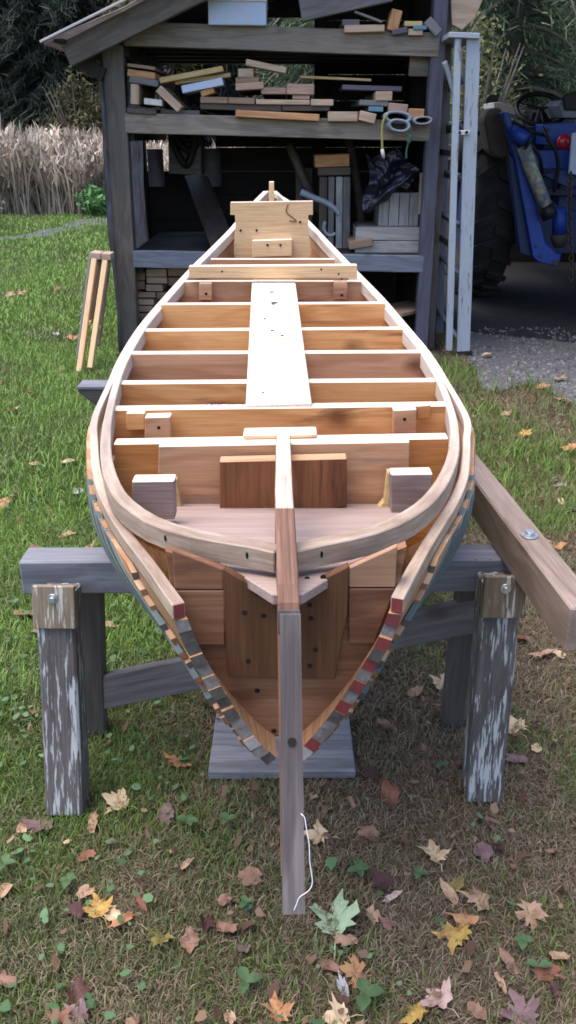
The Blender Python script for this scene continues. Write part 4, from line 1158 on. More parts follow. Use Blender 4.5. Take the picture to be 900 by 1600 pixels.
prism('notch_block', [P(150, 508, 6.2), P(157, 511, 6.2), P(155, 518, 6.2), P(148, 514, 6.2)], (0, 0.05, 0), M['pine_pale'], lf)

# ================================================================== tractor seen from behind, under the added shade roof right of the shed
tr = E('tractor', (2.95, 9.2, 0), 'old blue tractor with big ribbed tyre and red rear lamp right of the shed', 'tractor')
def tyre_bm(cx, w, r, y, z):
    bm = bmesh.new(); n = 48
    prof = [(-0.42, 0.56), (-0.5, 0.72), (-0.48, 0.90), (-0.36, 0.955), (0, 0.965), (0.36, 0.955), (0.48, 0.90), (0.5, 0.72), (0.42, 0.56)]
    rings = []
    for i in range(n):
        a = 2 * math.pi * i / n
        rings.append([bm.verts.new((cx + p * w, y + r * q * math.cos(a), z + r * q * math.sin(a))) for p, q in prof])
    for i in range(n):
        for k in range(len(prof)):
            k2 = (k + 1) % len(prof)
            bm.faces.new((rings[i][k], rings[i][k2], rings[(i + 1) % n][k2], rings[(i + 1) % n][k])).smooth = True
    nl = 22
    for s in (-1, 1):
        for i in range(nl):
            a0 = 2 * math.pi * (i + (0.5 if s > 0 else 0)) / nl
            pts = []
            for (f, da) in ((0.0, 0.0), (0.25, 0.055), (0.52, 0.15)):
                for e in (-0.045, 0.045):
                    for q in (0.94, 1.0 if f < 0.5 else 0.955):
                        a = a0 + da + e
                        pts.append(bm.verts.new((cx + s * f * w, y + r * q * math.cos(a), z + r * q * math.sin(a))))
            for j in range(2):
                A = pts[4 * j:4 * j + 4]; B = pts[4 * j + 4:4 * j + 8]
                for p, q in ((0, 1), (1, 3), (3, 2), (2, 0)):
                    bm.faces.new((A[p], A[q], B[q], B[p]))
            bm.faces.new((pts[0], pts[1], pts[3], pts[2])); bm.faces.new((pts[8], pts[9], pts[11], pts[10]))
    bmesh.ops.recalc_face_normals(bm, faces=bm.faces)
    return bm
for cx in (1.96, 3.94):
    bm = tyre_bm(cx, 0.42, 0.88, 9.42, 0.87)
    wh = from_bm('tyre', bm, M['rubber'], tr)
    tube('rim', [(cx - 0.12, 9.42, 0.87), (cx + 0.12, 9.42, 0.87)], 0.50, M['blue_dk'], wh, 28)
tube('axle', [(2.0, 9.42, 0.87), (3.9, 9.42, 0.87)], 0.14, M['blue_dk'], tr, 14)
board('body', (2.95, 9.1, 1.02), (2.95, 11.6, 1.02), 0.62, 0.62, M['blue_dk'], tr, (1, 0, 0), bev=0.05)
board('hood', (2.95, 10.0, 1.52), (2.95, 11.9, 1.48), 0.60, 0.34, M['blue_dk'], tr, (1, 0, 0), bev=0.08)
board('platform', (2.35, 9.25, 1.05), (3.55, 9.25, 1.05), 0.55, 0.06, M['blue_dk'], tr, (0, 1, 0))
def tp(name, pts, d, th, mat, parent=tr, bev=0.006): return prism(name, [P(x, y, d) for x, y in pts], (0, th, 0), mat, parent, bev)
tp('fender', [(756, 187), (764, 169), (783, 168), (804, 247), (794, 249), (777, 247), (765, 236)], 8.48, 0.30, M['rust'], bev=0.02)
arm_px = [(785, 175), (796, 176), (809, 225), (823, 260), (853, 381), (866, 392), (872, 398), (877, 394), (876, 406), (870, 418), (858, 414), (842, 410), (833, 402), (805, 250)]
arm = tp('lift_arm', arm_px, 8.30, 0.13, M['blue'], bev=0.008)
tp('arm_side', [(794, 240), (805, 250), (833, 402), (813, 396)], 8.36, 0.10, M['blue_dk'])
disc('pin', P(868, 411, 8.30), (0, -1, 0), 0.028, 0.012, M['rust'], arm, 14)
# mirrored arm beyond the frame
prism('lift_arm', [Vector((5.9 - P(x, y, 8.3).x, 8.3, P(x, y, 8.3).z)) for x, y in arm_px], (0, 0.13, 0), M['blue'], tr, 0.008)
tube('cross_tube', [P(798, 205, 8.26), P(812, 213, 8.24), P(829, 222, 8.22)], 0.065, M['blue'], tr, 12)
disc('tube_collar', P(826, 221, 8.20), P(829, 222, 8.2) - P(798, 205, 8.26), 0.072, 0.02, M['black'], tr, 14)
cyl = tube('hydraulic_cylinder', [P(818, 228, 8.25), P(832, 270, 8.24), P(857, 332, 8.22)], 0.060, M['cyl'], tr, 14)
tube('cylinder_cap', [P(852, 322, 8.225), P(860, 340, 8.215)], 0.072, M['black'], cyl, 14)
tube('jack', [P(874, 325, 8.35), P(874, 366, 8.35)], 0.065, M['blue'], tr, 14)
tube('jack_foot', [P(874, 366, 8.35), P(874, 371, 8.35), P(874, 386, 8.35)], [0.085, 0.085, 0.05], M['rust'], tr, 14)
tp('rear_panel', [(848, 194), (900, 190), (940, 190), (940, 228), (848, 226)], 8.75, 0.25, M['blue'])
tp('rear_panel', [(834, 236), (930, 232), (930, 264), (836, 264)], 8.62, 0.20, M['blue'])
tp('drawbar_plate', [(850, 274), (892, 262), (905, 290), (886, 293)], 8.50, 0.10, M['blue_dk'])
tp('inner_wall', [(806, 200), (850, 196), (850, 300), (880, 330), (930, 330), (930, 396), (855, 396), (838, 330)], 9.05, 0.2, M['blue_dk'])
tp('pale_plate', [(894, 208), (925, 200), (925, 275), (889, 272)], 8.42, 0.03, M['b_blu'])
bm = bmesh.new(); bmesh.ops.create_uvsphere(bm, u_segments=20, v_segments=12, radius=0.068)
for v in bm.verts: v.co.y *= 0.6
lamp = from_bm('rear_lamp', bm, M['red_lens'], tr, Matrix.Translation(P(881, 222, 8.66)), smooth=True)
tube('lamp_housing', [P(881, 222, 8.66), P(881, 222, 8.78)], 0.060, M['black'], lamp, 14)
# steering wheel, column, controls, hood strip, mudguard
c = P(845, 171, 9.35); pts = []
tl = R(38)
for k in range(33):
    a = 2 * math.pi * k / 32
    pts.append(c + Vector((0.235 * math.cos(a), 0.235 * math.sin(a) * math.cos(tl), 0.235 * math.sin(a) * math.sin(tl))))
sw = tube('steering_wheel', pts, 0.024, M['black'], tr, 8)
tube('column', [c + Vector((0, -0.01, 0.01)), c + Vector((0, 0.35, -0.55))], 0.035, M['black'], sw, 8)
for a in (0.5, 2.6, 4.7):
    tube('spoke', [c, c + Vector((0.23 * math.cos(a), 0.23 * math.sin(a) * math.cos(tl), 0.23 * math.sin(a) * math.sin(tl)))], 0.012, M['black'], sw, 6)
tp('control_box', [(832, 176), (858, 175), (866, 196), (826, 197)], 9.75, 0.3, M['black'])
tp('hood_strip', [(771, 160), (780, 159), (818, 172), (818, 184), (772, 172)], 9.9, 0.5, M['b_wht'])
tp('mudguard', [(872, 164), (884, 155), (940, 148), (940, 186), (880, 184)], 9.0, 0.5, M['drum'])
tube('headlamp', [P(769, 158, 10.2), P(769, 158, 10.5)], 0.065, M['black'], tr, 14)
tp('seat_back', [(880, 150), (930, 132), (930, 172), (884, 172)], 8.95, 0.09, M['black'])
for k, pts in enumerate(([(806, 196, 8.6), (818, 215, 8.35), (838, 236, 8.3), (846, 262, 8.4), (840, 300, 8.6)], [(848, 200, 8.5), (856, 216, 8.4), (868, 236, 8.4), (872, 262, 8.45), (866, 300, 8.5)], [(800, 190, 8.5), (830, 205, 8.4), (852, 212, 8.5)])):
    tube('hose', crom([P(*q) for q in pts], 24), 0.016, M['black'], tr, 7)
for px, py, d in ((790, 190, 8.30), (838, 385, 8.30), (845, 400, 8.30), (803, 232, 8.30), (856, 203, 8.75), (856, 220, 8.75), (842, 242, 8.62), (842, 258, 8.62)):
    disc('bolt_head', P(px, py, d), (0, -1, 0), 0.018, 0.012, M['rust'], arm if d < 8.4 else tr, 6)
# hanging chain
ch = bmesh.new()
for k in range(22):
    y = 274 + k * 7.6
    cpt = P(891 - 1.5 * math.sin(k * 0.25), y, 8.2)
    lp = []
    for j in range(11):
        a = 2 * math.pi * j / 10
        u, w = 0.020 * math.cos(a), 0.032 * math.sin(a)
        lp.append(cpt + (Vector((u, 0, w)) if k % 2 else Vector((0.004, u, w))))
    add_tube(ch, lp, 0.0075, 5)
bmesh.ops.recalc_face_normals(ch, faces=ch.faces)
o = from_bm('chain', ch, M['chain'], None); tag(o, 'rusty chain hanging down at the right edge in front of the tractor', 'chain')
# roof, posts and walls added, mostly out of view, to shade the tractor
bay = E('added_shade_bay', (3.2, 9.4, 0), 'added roof and walls, mostly out of view, shading the blue tractor', 'bay')
board('added_shade_roof', (1.55, 9.1, 2.85), (5.0, 9.1, 2.87), 5.0, 0.05, M['shed_dark'], bay, (0, 1, 0.11))
board('added_post', (4.75, 7.2, 0), (4.75, 7.2, 3.2), 0.14, 0.14, M['shed_post'], bay, (1, 0, 0))
board('added_post', (4.75, 11.5, 0), (4.75, 11.5, 3.2), 0.14, 0.14, M['shed_post'], bay, (1, 0, 0))
board('added_side_wall', (4.86, 7.0, 1.5), (4.86, 11.7, 1.5), 0.04, 3.0, M['shed_dark'], bay, (1, 0, 0))
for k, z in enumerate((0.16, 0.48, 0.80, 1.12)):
    board('back_board', (1.2, 11.95, z), (4.9, 11.95, z), 0.03, 0.31, M['shed_dark'], bay, (0, 1, 0))  # low dark wall added behind the tractor

# ================================================================== ground
def ground_mat():
    m, nt, bs = new_mat('lawn_soil')
    tc = N(nt, 'ShaderNodeTexCoord')
    n1 = N(nt, 'ShaderNodeTexNoise', i_Scale=1.1, i_Detail=5.0, i_Roughness=0.6); L(nt, tc.outputs['Object'], n1.inputs['Vector'])
    n2 = N(nt, 'ShaderNodeTexNoise', i_Scale=60.0, i_Detail=6.0, i_Roughness=0.7); L(nt, tc.outputs['Object'], n2.inputs['Vector'])
    a = ramp(nt, n2.outputs['Fac'], [(0.3, (0.035, 0.025, 0.015)), (0.55, (0.12, 0.088, 0.052)), (0.75, (0.20, 0.15, 0.095))])
    b = ramp(nt, n2.outputs['Fac'], [(0.3, (0.014, 0.022, 0.007)), (0.7, (0.055, 0.085, 0.022))])
    sep = N(nt, 'ShaderNodeSeparateXYZ'); L(nt, tc.outputs['Object'], sep.inputs[0])
    mr = N(nt, 'ShaderNodeMapRange'); mr.inputs['From Min'].default_value = -0.9; mr.inputs['From Max'].default_value = 0.7; mr.inputs['To Min'].default_value = 0.28; mr.inputs['To Max'].default_value = -0.25
    L(nt, sep.outputs[0], mr.inputs['Value'])
    ad = N(nt, 'ShaderNodeMath', operation='ADD'); L(nt, n1.outputs['Fac'], ad.inputs[0]); L(nt, mr.outputs[0], ad.inputs[1])
    st = ramp(nt, ad.outputs[0], [(0.42, 0.0), (0.66, 1.0)])
    L(nt, mix(nt, st.outputs[0], a.outputs[0], b.outputs[0]), bs.inputs['Base Color'])
    bs.inputs['Roughness'].default_value = 0.95; bs.inputs['Specular IOR Level'].default_value = 0.05
    bp = N(nt, 'ShaderNodeBump', i_Strength=0.8, i_Distance=0.02); L(nt, n2.outputs['Fac'], bp.inputs['Height']); L(nt, bp.outputs[0], bs.inputs['Normal'])
    return m
def sheet(name, pts, z, mat, kind='structure'):
    bm = bmesh.new(); f = bm.faces.new([bm.verts.new((p[0], p[1], z)) for p in pts])
    bm.normal_update()
    if f.normal.z < 0: f.normal_flip()
    me = bpy.data.meshes.new(name); bm.to_mesh(me); bm.free()
    return tag(link(name, me, mat), kind=kind)
sheet('ground', [(-300, -60), (300, -60), (300, 500), (-300, 500)], 0.0, ground_mat())
def wobble(pts, n, amp, seed):
    c = crom(list(pts) + [pts[0]], n)[:-1]; out = []
    for i, p in enumerate(c):
        q = mnoise.noise_vector(Vector((p.x * 1.7 + seed, p.y * 1.7, seed))) * amp + mnoise.noise_vector(Vector((p.x * 6 + seed, p.y * 6, seed))) * amp * 0.4
        out.append((p.x + q.x, p.y + q.y))
    return out
M['gravel'] = plain('grey_gravel', (0.12, 0.115, 0.125), 0.9, c2=(0.04, 0.036, 0.034), scale=45, bump=0.9)
M['dirt'] = plain('dark_dirt', (0.009, 0.008, 0.008), 0.9, c2=(0.022, 0.019, 0.017), scale=12, bump=0.6)  # near-black soil colour for the roofed floors
M['path'] = plain('grey_track', (0.085, 0.085, 0.088), 0.95, c2=(0.04, 0.055, 0.03), scale=8)
grav = wobble([PZ(*q) for q in ((735, 500), (760, 478), (900, 470), (1000, 480), (1010, 640), (900, 640), (850, 600), (770, 610), (722, 560))], 140, 0.10, 3.0)
grav = [Vector((p[0], p[1], 0)) for p in grav]
sheet('gravel_patch', [(p.x, p.y) for p in grav], 0.004, M['gravel'])
sheet('dirt_floor', wobble([Vector((1.45, 7.55, 0)), Vector((2.3, 7.05, 0)), Vector((3.2, 6.6, 0)), Vector((5.2, 6.6, 0)), Vector((5.2, 12.4, 0)), Vector((1.3, 12.4, 0)), Vector((1.25, 8.4, 0))], 120, 0.10, 8.0), 0.008, M['dirt'])
sheet('shed_floor', [(-1.35, 6.55), (1.25, 6.55), (1.25, 8.75), (-1.35, 8.75)], 0.006, M['dirt'])
pc = [PZ(*q) for q in ((-160, 384), (0, 376), (60, 372), (110, 360), (170, 350), (300, 345), (420, 342))]
pc2 = [PZ(*q) for q in ((420, 333), (300, 336), (170, 340), (120, 344), (80, 356), (40, 366), (0, 369), (-160, 374))]
sheet('path', wobble([Vector((p.x, p.y, 0)) for p in pc + pc2], 120, 0.25, 5.0), 0.004, M['path'])

# ------------------------------------------------------------------ grass
def fbm(x, y, s, seed):
    return np.array([mnoise.fractal(Vector((a * s + seed, b * s, seed * 0.7)), 1.0, 2.0, 3) for a, b in zip(x, y)])
gx = np.linspace(-14, 14, 281); gy = np.linspace(0, 36, 361)
GX, GY = np.meshgrid(gx, gy)
def field(s, seed): return fbm(GX.ravel(), GY.ravel(), s, seed).reshape(GX.shape)
F1, F2 = field(1.6, 3.1), field(4.0, 9.7)
def fs(Fi, x, y):
    return Fi[np.clip(((y - 0) / 0.1).astype(int), 0, 360), np.clip(((x + 14) / 0.1).astype(int), 0, 280)]
def half_w(y): return 0.3333 * (0.917 * y + 0.618)
def in_poly(x, y, poly):
    c = np.zeros(len(x), bool); j = len(poly) - 1
    for i in range(len(poly)):
        xi, yi = poly[i][0], poly[i][1]; xj, yj = poly[j][0], poly[j][1]
        hit = ((yi > y) != (yj > y)) & (x < (xj - xi) * (y - yi) / (yj - yi + 1e-12) + xi)
        c ^= hit; j = i
    return c
gpoly = [(p.x, p.y) for p in grav]
ppoly = [(p.x, p.y) for p in pc + pc2]
def dryness(x, y):
    d = 0.56 + 0.34 * np.clip((x + 0.15) / 0.5, -1, 1)
    far = np.clip((y - 2.3) / 1.2, 0, 1)
    d = d * (1 - far) + far * (0.02 + 0.55 * np.clip((x - 0.2) / 0.5, 0, 1))
    d += np.where((x < -0.25) & (y > 1.75), -0.30, 0.0)
    d += np.where((x > 0.5) & (y > 3.6) & (y < 6.5), -0.22, 0.0)
    return np.clip(d + 0.62 * fs(F1, x, y) + 0.50 * fs(F2, x, y), 0.02, 0.97)
def sample(n, y0, y1, margin, left_only=False):
    y = y0 + (y1 - y0) * rng.random(n * 2); hw = half_w(y) + margin
    x = (rng.random(n * 2) * 2 - 1) * (half_w(y1) + margin)
    k = np.abs(x) < hw
    x, y = x[k][:n], y[k][:n]
    keep = ~((x > -1.33) & (x < 1.2) & (y > 6.62) & (y < 8.8))
    keep &= ~((x > 1.2) & (y > 7.2) & (y < 13))
    g = in_poly(x, y, gpoly); keep &= ~(g & (rng.random(len(x)) < 0.93))
    p = in_poly(x, y, ppoly); keep &= ~(p & (rng.random(len(x)) < 0.6))
    if left_only: keep &= (x < 0.6)
    return x[keep], y[keep]
def blades(x, y, h, w, lean, colr, z0=0.0):
    n = len(x)
    az = rng.random(n) * 2 * np.pi; ax = np.stack([np.cos(az), np.sin(az), np.zeros(n)], 1)
    fa = az + np.pi / 2 + rng.normal(0, 0.5, n); fw = np.stack([np.cos(fa), np.sin(fa), np.zeros(n)], 1)
    b = np.stack([x, y, np.full(n, 0.0) + z0], 1)
    up = np.array([0, 0, 1.0])
    ln = np.clip(lean, 0, 1.5)[:, None]
    h_ = h[:, None]; w_ = w[:, None]
    mid = b + up * h_ * 0.55 * np.cos(ln * 0.6) + fw * h_ * 0.55 * np.sin(ln * 0.6)
    tip = mid + up * h_ * 0.5 * np.cos(ln * 1.25) + fw * h_ * 0.5 * np.sin(ln * 1.25)
    tip[:, 2] = np.maximum(tip[:, 2], z0 + 0.004)
    v = np.stack([b - ax * w_ / 2, b + ax * w_ / 2, mid + ax * w_ * 0.42, mid - ax * w_ * 0.42, tip], 1).reshape(-1, 3)
    i = np.arange(n)[:, None] * 5
    q = i + np.array([0, 1, 2, 3]); t = i + np.array([3, 2, 4])
    c = np.repeat(colr, 5, axis=0)
    return v, q, t, c
def grass_object(name, parts, mat):
    V, Q, T, C = [], [], [], []; o = 0
    for v, q, t, c in parts:
        V.append(v); Q.append(q + o); T.append(t + o); C.append(c); o += len(v)
    return tag(np_mesh(name, np.concatenate(V), [np.concatenate(Q), np.concatenate(T)], np.concatenate(C), M[mat]), kind='stuff')
gparts, dparts = [], []
for (n, y0, y1, hm, wd, mg) in ((170000, 0.6, 2.0, 0.028, 0.0024, 1.0), (120000, 2.0, 3.6, 0.036, 0.0032, 1.2), (105000, 3.6, 7.0, 0.050, 0.005, 1.8), (70000, 7.0, 12.0, 0.055, 0.010, 2.2), (48000, 12.0, 21.0, 0.07, 0.018, 3.5)):
    x, y = sample(n, y0, y1, mg, y0 >= 7.0)
    dr_ = dryness(x, y)
    isd = rng.random(len(x)) < dr_
    g = ~isd
    ng = g.sum(); k = rng.random(ng)[:, None]; k2 = rng.random(ng)[:, None]
    lush = np.clip(0.5 - fs(F1, x[g], y[g]) * 0.9 + (y[g] > 2.4) * 0.35 + (x[g] < -0.2) * 0.1, 0, 1)[:, None]
    cg = (1 - lush) * np.array([0.100, 0.110, 0.060]) + lush * np.array([0.112, 0.182, 0.045])
    cg = cg * (1 + 0.35 * ((y[g] > 2.2) & (x[g] < -0.25)))[:, None] * (0.55 + 0.9 * k) + k2 * np.array([0.03, 0.02, 0.004])
    tall = np.where((x[g] > 0.3) & (y[g] > 2.6) & (y[g] < 6), 1.7, 1.0)
    gparts.append(blades(x[g], y[g], hm * (0.5 + rng.random(ng)) * tall * 0.95, wd * (0.55 + 1.1 * rng.random(ng) ** 2), rng.normal(0.75, 0.3, ng), cg))
    nd = isd.sum(); k = rng.random(nd)[:, None]; k2 = rng.random(nd)[:, None]
    cd = (1 - k) * np.array([0.12, 0.085, 0.056]) + k * np.array([0.31, 0.24, 0.165])
    cd = cd * (0.6 + 0.6 * k2)
    dparts.append(blades(x[isd], y[isd], hm * 1.0 * (0.4 + rng.random(nd)), wd * (0.5 + 0.9 * rng.random(nd) ** 2), rng.normal(1.25, 0.25, nd), cd))
grass_object('grass', gparts, 'grass')
grass_object('dry_grass', dparts, 'grass')

# tall pale dry grass in the field
def field_grass():
    n = 60000
    y = 19.5 + 15 * rng.random(n) ** 1.3; x = -17 + 22 * rng.random(n)
    edge = 19.3 + 0.5 * np.sin(x * 1.3) + 0.4 * np.sin(x * 3.1)
    k = y > edge; x, y = x[k], y[k]; n = len(x)
    h = (0.75 + 0.85 * rng.random(n)) * (0.88 + 0.22 * np.sin(x * 0.9 + 1) + 0.15 * fs(F1, np.clip(x, -13.9, 13.9), y))
    t = rng.random(n)[:, None]; t2 = rng.random(n)[:, None]
    c = (1 - t) * np.array([0.28, 0.21, 0.165]) + t * np.array([0.64, 0.545, 0.445])
    cl_ = np.clip(0.80 + 1.1 * fs(F1, np.clip(x * 1.3, -13.9, 13.9), np.clip(y * 0.6, 0, 35)) , 0.45, 1.2)[:, None]
    c = c * (0.65 + 0.5 * t2) * cl_
    a = blades(x, y, h, 0.014 + 0.024 * rng.random(n), np.abs(rng.normal(0.35, 0.35, n)), c)
    hd = rng.random(n) < 0.5; m = hd.sum(); parts = [a]
    for q in range(3):
        parts.append(blades(x[hd] + rng.normal(0, 0.12, m), y[hd], 0.16 + 0.22 * rng.random(m), 0.04 + 0.03 * rng.random(m), rng.normal(0.8, 0.4, m), c[hd] * (0.9 + 0.35 * rng.random((m, 1))), h[hd] * (0.55 + 0.42 * rng.random(m))))
    return grass_object('tall_dry_grass', parts, 'grass')
field_grass()

# small round weeds and clover, leaf crumbs
def flat_leaves(name, x, y, z, size, colr, tilt):
    n = len(x); K = 6
    ang = np.linspace(0, 2 * np.pi, K, endpoint=False)
    az = rng.random(n) * 6.28
    U = np.stack([np.cos(az), np.sin(az), rng.normal(0, tilt, n)], 1); W = np.stack([-np.sin(az), np.cos(az), rng.normal(0, tilt, n)], 1)
    asp = (0.35 if tilt > 0.4 else 0.6) + 0.4 * rng.random(n)
    c = np.stack([x, y, z], 1)
    v = c[:, None, :] + size[:, None, None] * (np.cos(ang)[None, :, None] * U[:, None, :] + (np.sin(ang)[None, :, None] * asp[:, None, None]) * W[:, None, :])
    v = c[:, None, :] + (v - c[:, None, :]) * (0.72 + 0.5 * rng.random((n, K, 1)))
    v[:, :, 2] += size[:, None] * 0.35 * rng.normal(0, 1, (n, K)) * (1.0 if tilt > 0.4 else 0.3)
    v[:, 0, 2] += size * 0.2
    f = np.arange(n)[:, None] * K + np.arange(K)
    return tag(np_mesh(name, v.reshape(-1, 3), [f], np.repeat(colr, K, axis=0), M['grass']), kind='stuff')
def clover():
    xs, ys = [], []
    x, y = sample(15000, 0.9, 5.0, 0.5)
    pr = np.clip(0.12 + 0.9 * fs(F2, x, y) + 0.45 * (x < -0.25) * (y < 2.8) - 0.35 * (x > 0.35), 0.01, 1)
    k = rng.random(len(x)) < pr * 0.34
    x, y = x[k], y[k]; n = len(x); t = rng.random(n)[:, None]
    c = (1 - t) * np.array([0.05, 0.105, 0.045]) + t * np.array([0.135, 0.215, 0.105])
    flat_leaves('clover', x, y, 0.012 + 0.028 * rng.random(n), 0.006 + 0.010 * rng.random(n) ** 2, c, 0.25)
clover()
def crumbs():
    x, y = sample(4200, 0.9, 6.5, 0.5); n = len(x); t = rng.random(n)[:, None]
    k = rng.random(n) < np.where(x > 0, 0.85, np.where(y < 2.2, 0.6, 0.16)); x, y, t = x[k], y[k], t[k]; n = len(x)
    c = (1 - t) * np.array([0.09, 0.045, 0.032]) + t * np.array([0.27, 0.175, 0.115])
    flat_leaves('leaf_litter', x, y, 0.012 + 0.022 * rng.random(n), 0.006 + 0.012 * rng.random(n) ** 2, c, 0.45)
crumbs()
def stones():
    n = 9000
    xs = rng.uniform(1.2, 4.2, n); ys = rng.uniform(4.2, 7.6, n)
    k = in_poly(xs, ys, gpoly) & (fs(F2, xs, ys) > -0.25); xs, ys = xs[k], ys[k]; n = len(xs)
    s = 0.006 + 0.016 * rng.random(n) ** 2
    o = np.array([[1, 0, 0], [0, 1, 0], [-1, 0, 0], [0, -1, 0], [0, 0, 0.9]])
    rz = rng.random(n) * 6.28; ca, sa = np.cos(rz), np.sin(rz)
    b = o[None] * s[:, None, None] * (0.7 + 0.6 * rng.random((n, 5, 1)))
    v = np.stack([b[..., 0] * ca[:, None] - b[..., 1] * sa[:, None], b[..., 0] * sa[:, None] + b[..., 1] * ca[:, None], b[..., 2]], -1)
    v += np.stack([xs, ys, np.full(n, 0.004)], 1)[:, None, :]
    i = np.arange(n)[:, None] * 5
    T = np.concatenate([i + np.array(t) for t in ((0, 1, 4), (1, 2, 4), (2, 3, 4), (3, 0, 4))])
    g = (0.05 + 0.17 * rng.random(n))[:, None] * np.array([1, 0.97, 1.02])
    tag(np_mesh('gravel', v.reshape(-1, 3), [T], np.repeat(g, 5, axis=0), M['grass']), kind='stuff')
stones()

# ================================================================== fallen leaves, one by one
def leaf_mat(name, c, c2):
    m, nt, bs = new_mat(name)
    tc = N(nt, 'ShaderNodeTexCoord'); oi = N(nt, 'ShaderNodeObjectInfo')
    ad = N(nt, 'ShaderNodeVectorMath', operation='ADD'); L(nt, tc.outputs['Object'], ad.inputs[0]); L(nt, oi.outputs['Random'], ad.inputs[1])
    n = N(nt, 'ShaderNodeTexNoise', i_Scale=38.0, i_Detail=5.0, i_Roughness=0.6); L(nt, ad.outputs[0], n.inputs['Vector'])
    r = ramp(nt, n.outputs['Fac'], [(0.36, c), (0.66, c2), (0.78, tuple(0.4 * k for k in c2))])
    L(nt, r.outputs[0], bs.inputs['Base Color']); bs.inputs['Roughness'].default_value = 0.6; bs.inputs['Specular IOR Level'].default_value = 0.25
    bp = N(nt, 'ShaderNodeBump', i_Strength=0.4, i_Distance=0.003); L(nt, n.outputs['Fac'], bp.inputs['Height']); L(nt, bp.outputs[0], bs.inputs['Normal'])
    tr_ = N(nt, 'ShaderNodeBsdfTranslucent'); L(nt, r.outputs[0], tr_.inputs['Color'])
    ms = N(nt, 'ShaderNodeMixShader'); ms.inputs[0].default_value = 0.2
    L(nt, bs.outputs[0], ms.inputs[1]); L(nt, tr_.outputs[0], ms.inputs[2]); L(nt, ms.outputs[0], nt.nodes['Material Output'].inputs['Surface'])
    return m
LM = {'cream': leaf_mat('cream_leaf', (0.56, 0.42, 0.27), (0.44, 0.30, 0.18)), 'orange': leaf_mat('orange_leaf', (0.42, 0.235, 0.11), (0.36, 0.15, 0.075)),
      'yellow': leaf_mat('yellow_leaf', (0.46, 0.31, 0.085), (0.33, 0.18, 0.055)), 'mauve': leaf_mat('mauve_leaf', (0.20, 0.125, 0.125), (0.13, 0.075, 0.078)),
      'brown': leaf_mat('brown_leaf', (0.26, 0.145, 0.105), (0.17, 0.085, 0.06)), 'dark': leaf_mat('dark_red_leaf', (0.085, 0.035, 0.03), (0.05, 0.022, 0.022)),
      'green': leaf_mat('pale_green_leaf', (0.34, 0.43, 0.29), (0.26, 0.34, 0.20)), 'pink': leaf_mat('pale_pink_leaf', (0.50, 0.36, 0.32), (0.36, 0.22, 0.20)),
      'tan': leaf_mat('tan_leaf', (0.40, 0.26, 0.17), (0.28, 0.16, 0.10)), 'rust': leaf_mat('rust_leaf', (0.22, 0.095, 0.062), (0.17, 0.055, 0.03)),
      'olive': leaf_mat('olive_leaf', (0.24, 0.21, 0.06), (0.15, 0.10, 0.04)), 'fresh': leaf_mat('fresh_green_leaf', (0.07, 0.125, 0.05), (0.05, 0.09, 0.035)),
      'grey': leaf_mat('grey_leaf', (0.38, 0.36, 0.38), (0.25, 0.23, 0.24))}
MAPLE = [(0, -0.42), (0.10, -0.40), (0.30, -0.46), (0.27, -0.33), (0.46, -0.26), (0.36, -0.17), (0.56, -0.02), (0.70, 0.16), (0.52, 0.17), (0.50, 0.30), (0.34, 0.20), (0.24, 0.18), (0.27, 0.42), (0.16, 0.44), (0.10, 0.58), (0, 0.80)]
MAPLE = MAPLE + [(-x, y) for x, y in MAPLE[-2:0:-1]]
OVAL = [(0.42 * math.sin(a) * (1 - 0.12 * math.cos(a)) * (1 + 0.05 * (k % 2)), -0.62 * math.cos(a)) for k, a in [(k, 2 * math.pi * k / 20) for k in range(20)]]
NARROW = [(x * 0.52, y * 1.15) for x, y in OVAL]
def leaf(px, py, size_px, shape, colr, label, rot=None, tilt=0.38, curl=0.45, z=0.034):
    c = PZ(px, py, z); zc = (c - Vector((0, 0, CAMH))).dot(Vector((0, CP, -SP)))
    s = size_px / F * zc * 0.86
    sh = {'m': MAPLE, 'o': OVAL, 'n': NARROW}[shape]
    rnd = random.Random(int(px * 31 + py * 17))
    bm = bmesh.new(); uvl = None
    curl_ = curl
    def zz(x, y): return s * (curl * (x * x * 0.9 - 0.25 * y * y + 0.35 * x * y + cu2 * y * abs(y)) + 0.07 * math.sin(9 * x + 3 * y))
    rot = rnd.uniform(0, 6.28) if rot is None else rot
    jit = [rnd.uniform(0.78, 1.12) * (0.6 if rnd.random() < 0.07 else 1) for _ in sh]; curl *= rnd.uniform(-0.5, 1.5); cu2 = rnd.uniform(-0.5, 0.5)
    sx = rnd.uniform(0.85, 1.12)
    cen = bm.verts.new((0, 0, zz(0, -0.1) - 0.002)); 
    outer = [bm.verts.new((x * s * j * sx, y * s * j, zz(x, y))) for (x, y), j in zip(sh, jit)]
    mids = [bm.verts.new((x * s * j * sx * 0.5, y * s * j * 0.5, zz(x * .5, y * .5) - 0.0015)) for (x, y), j in zip(sh, jit)]
    n = len(outer)
    for i in range(n):
        k = (i + 1) % n
        bm.faces.new((mids[i], outer[i], outer[k], mids[k])); bm.faces.new((cen, mids[i], mids[k]))
    if shape == 'm':
        add_tube(bm, [(0, -0.42 * s, zz(0, -0.42)), (0.04 * s, -0.7 * s, 0.06 * s), (0.02 * s, -0.95 * s, -0.05 * s)], 0.012 * s + 0.0004, 4)
    bmesh.ops.recalc_face_normals(bm, faces=bm.faces)
    nm = 'leaf'
    mw = Matrix.Translation(c) @ Matrix.Rotation(rnd.uniform(-tilt, tilt), 4, 'X') @ Matrix.Rotation(rnd.uniform(-tilt, tilt), 4, 'Y') @ Matrix.Rotation(rot, 4, 'Z')
    o = from_bm(nm, bm, LM[colr], None, mw, smooth=True)
    return tag(o, label, 'leaf', 'fallen leaves on the grass')
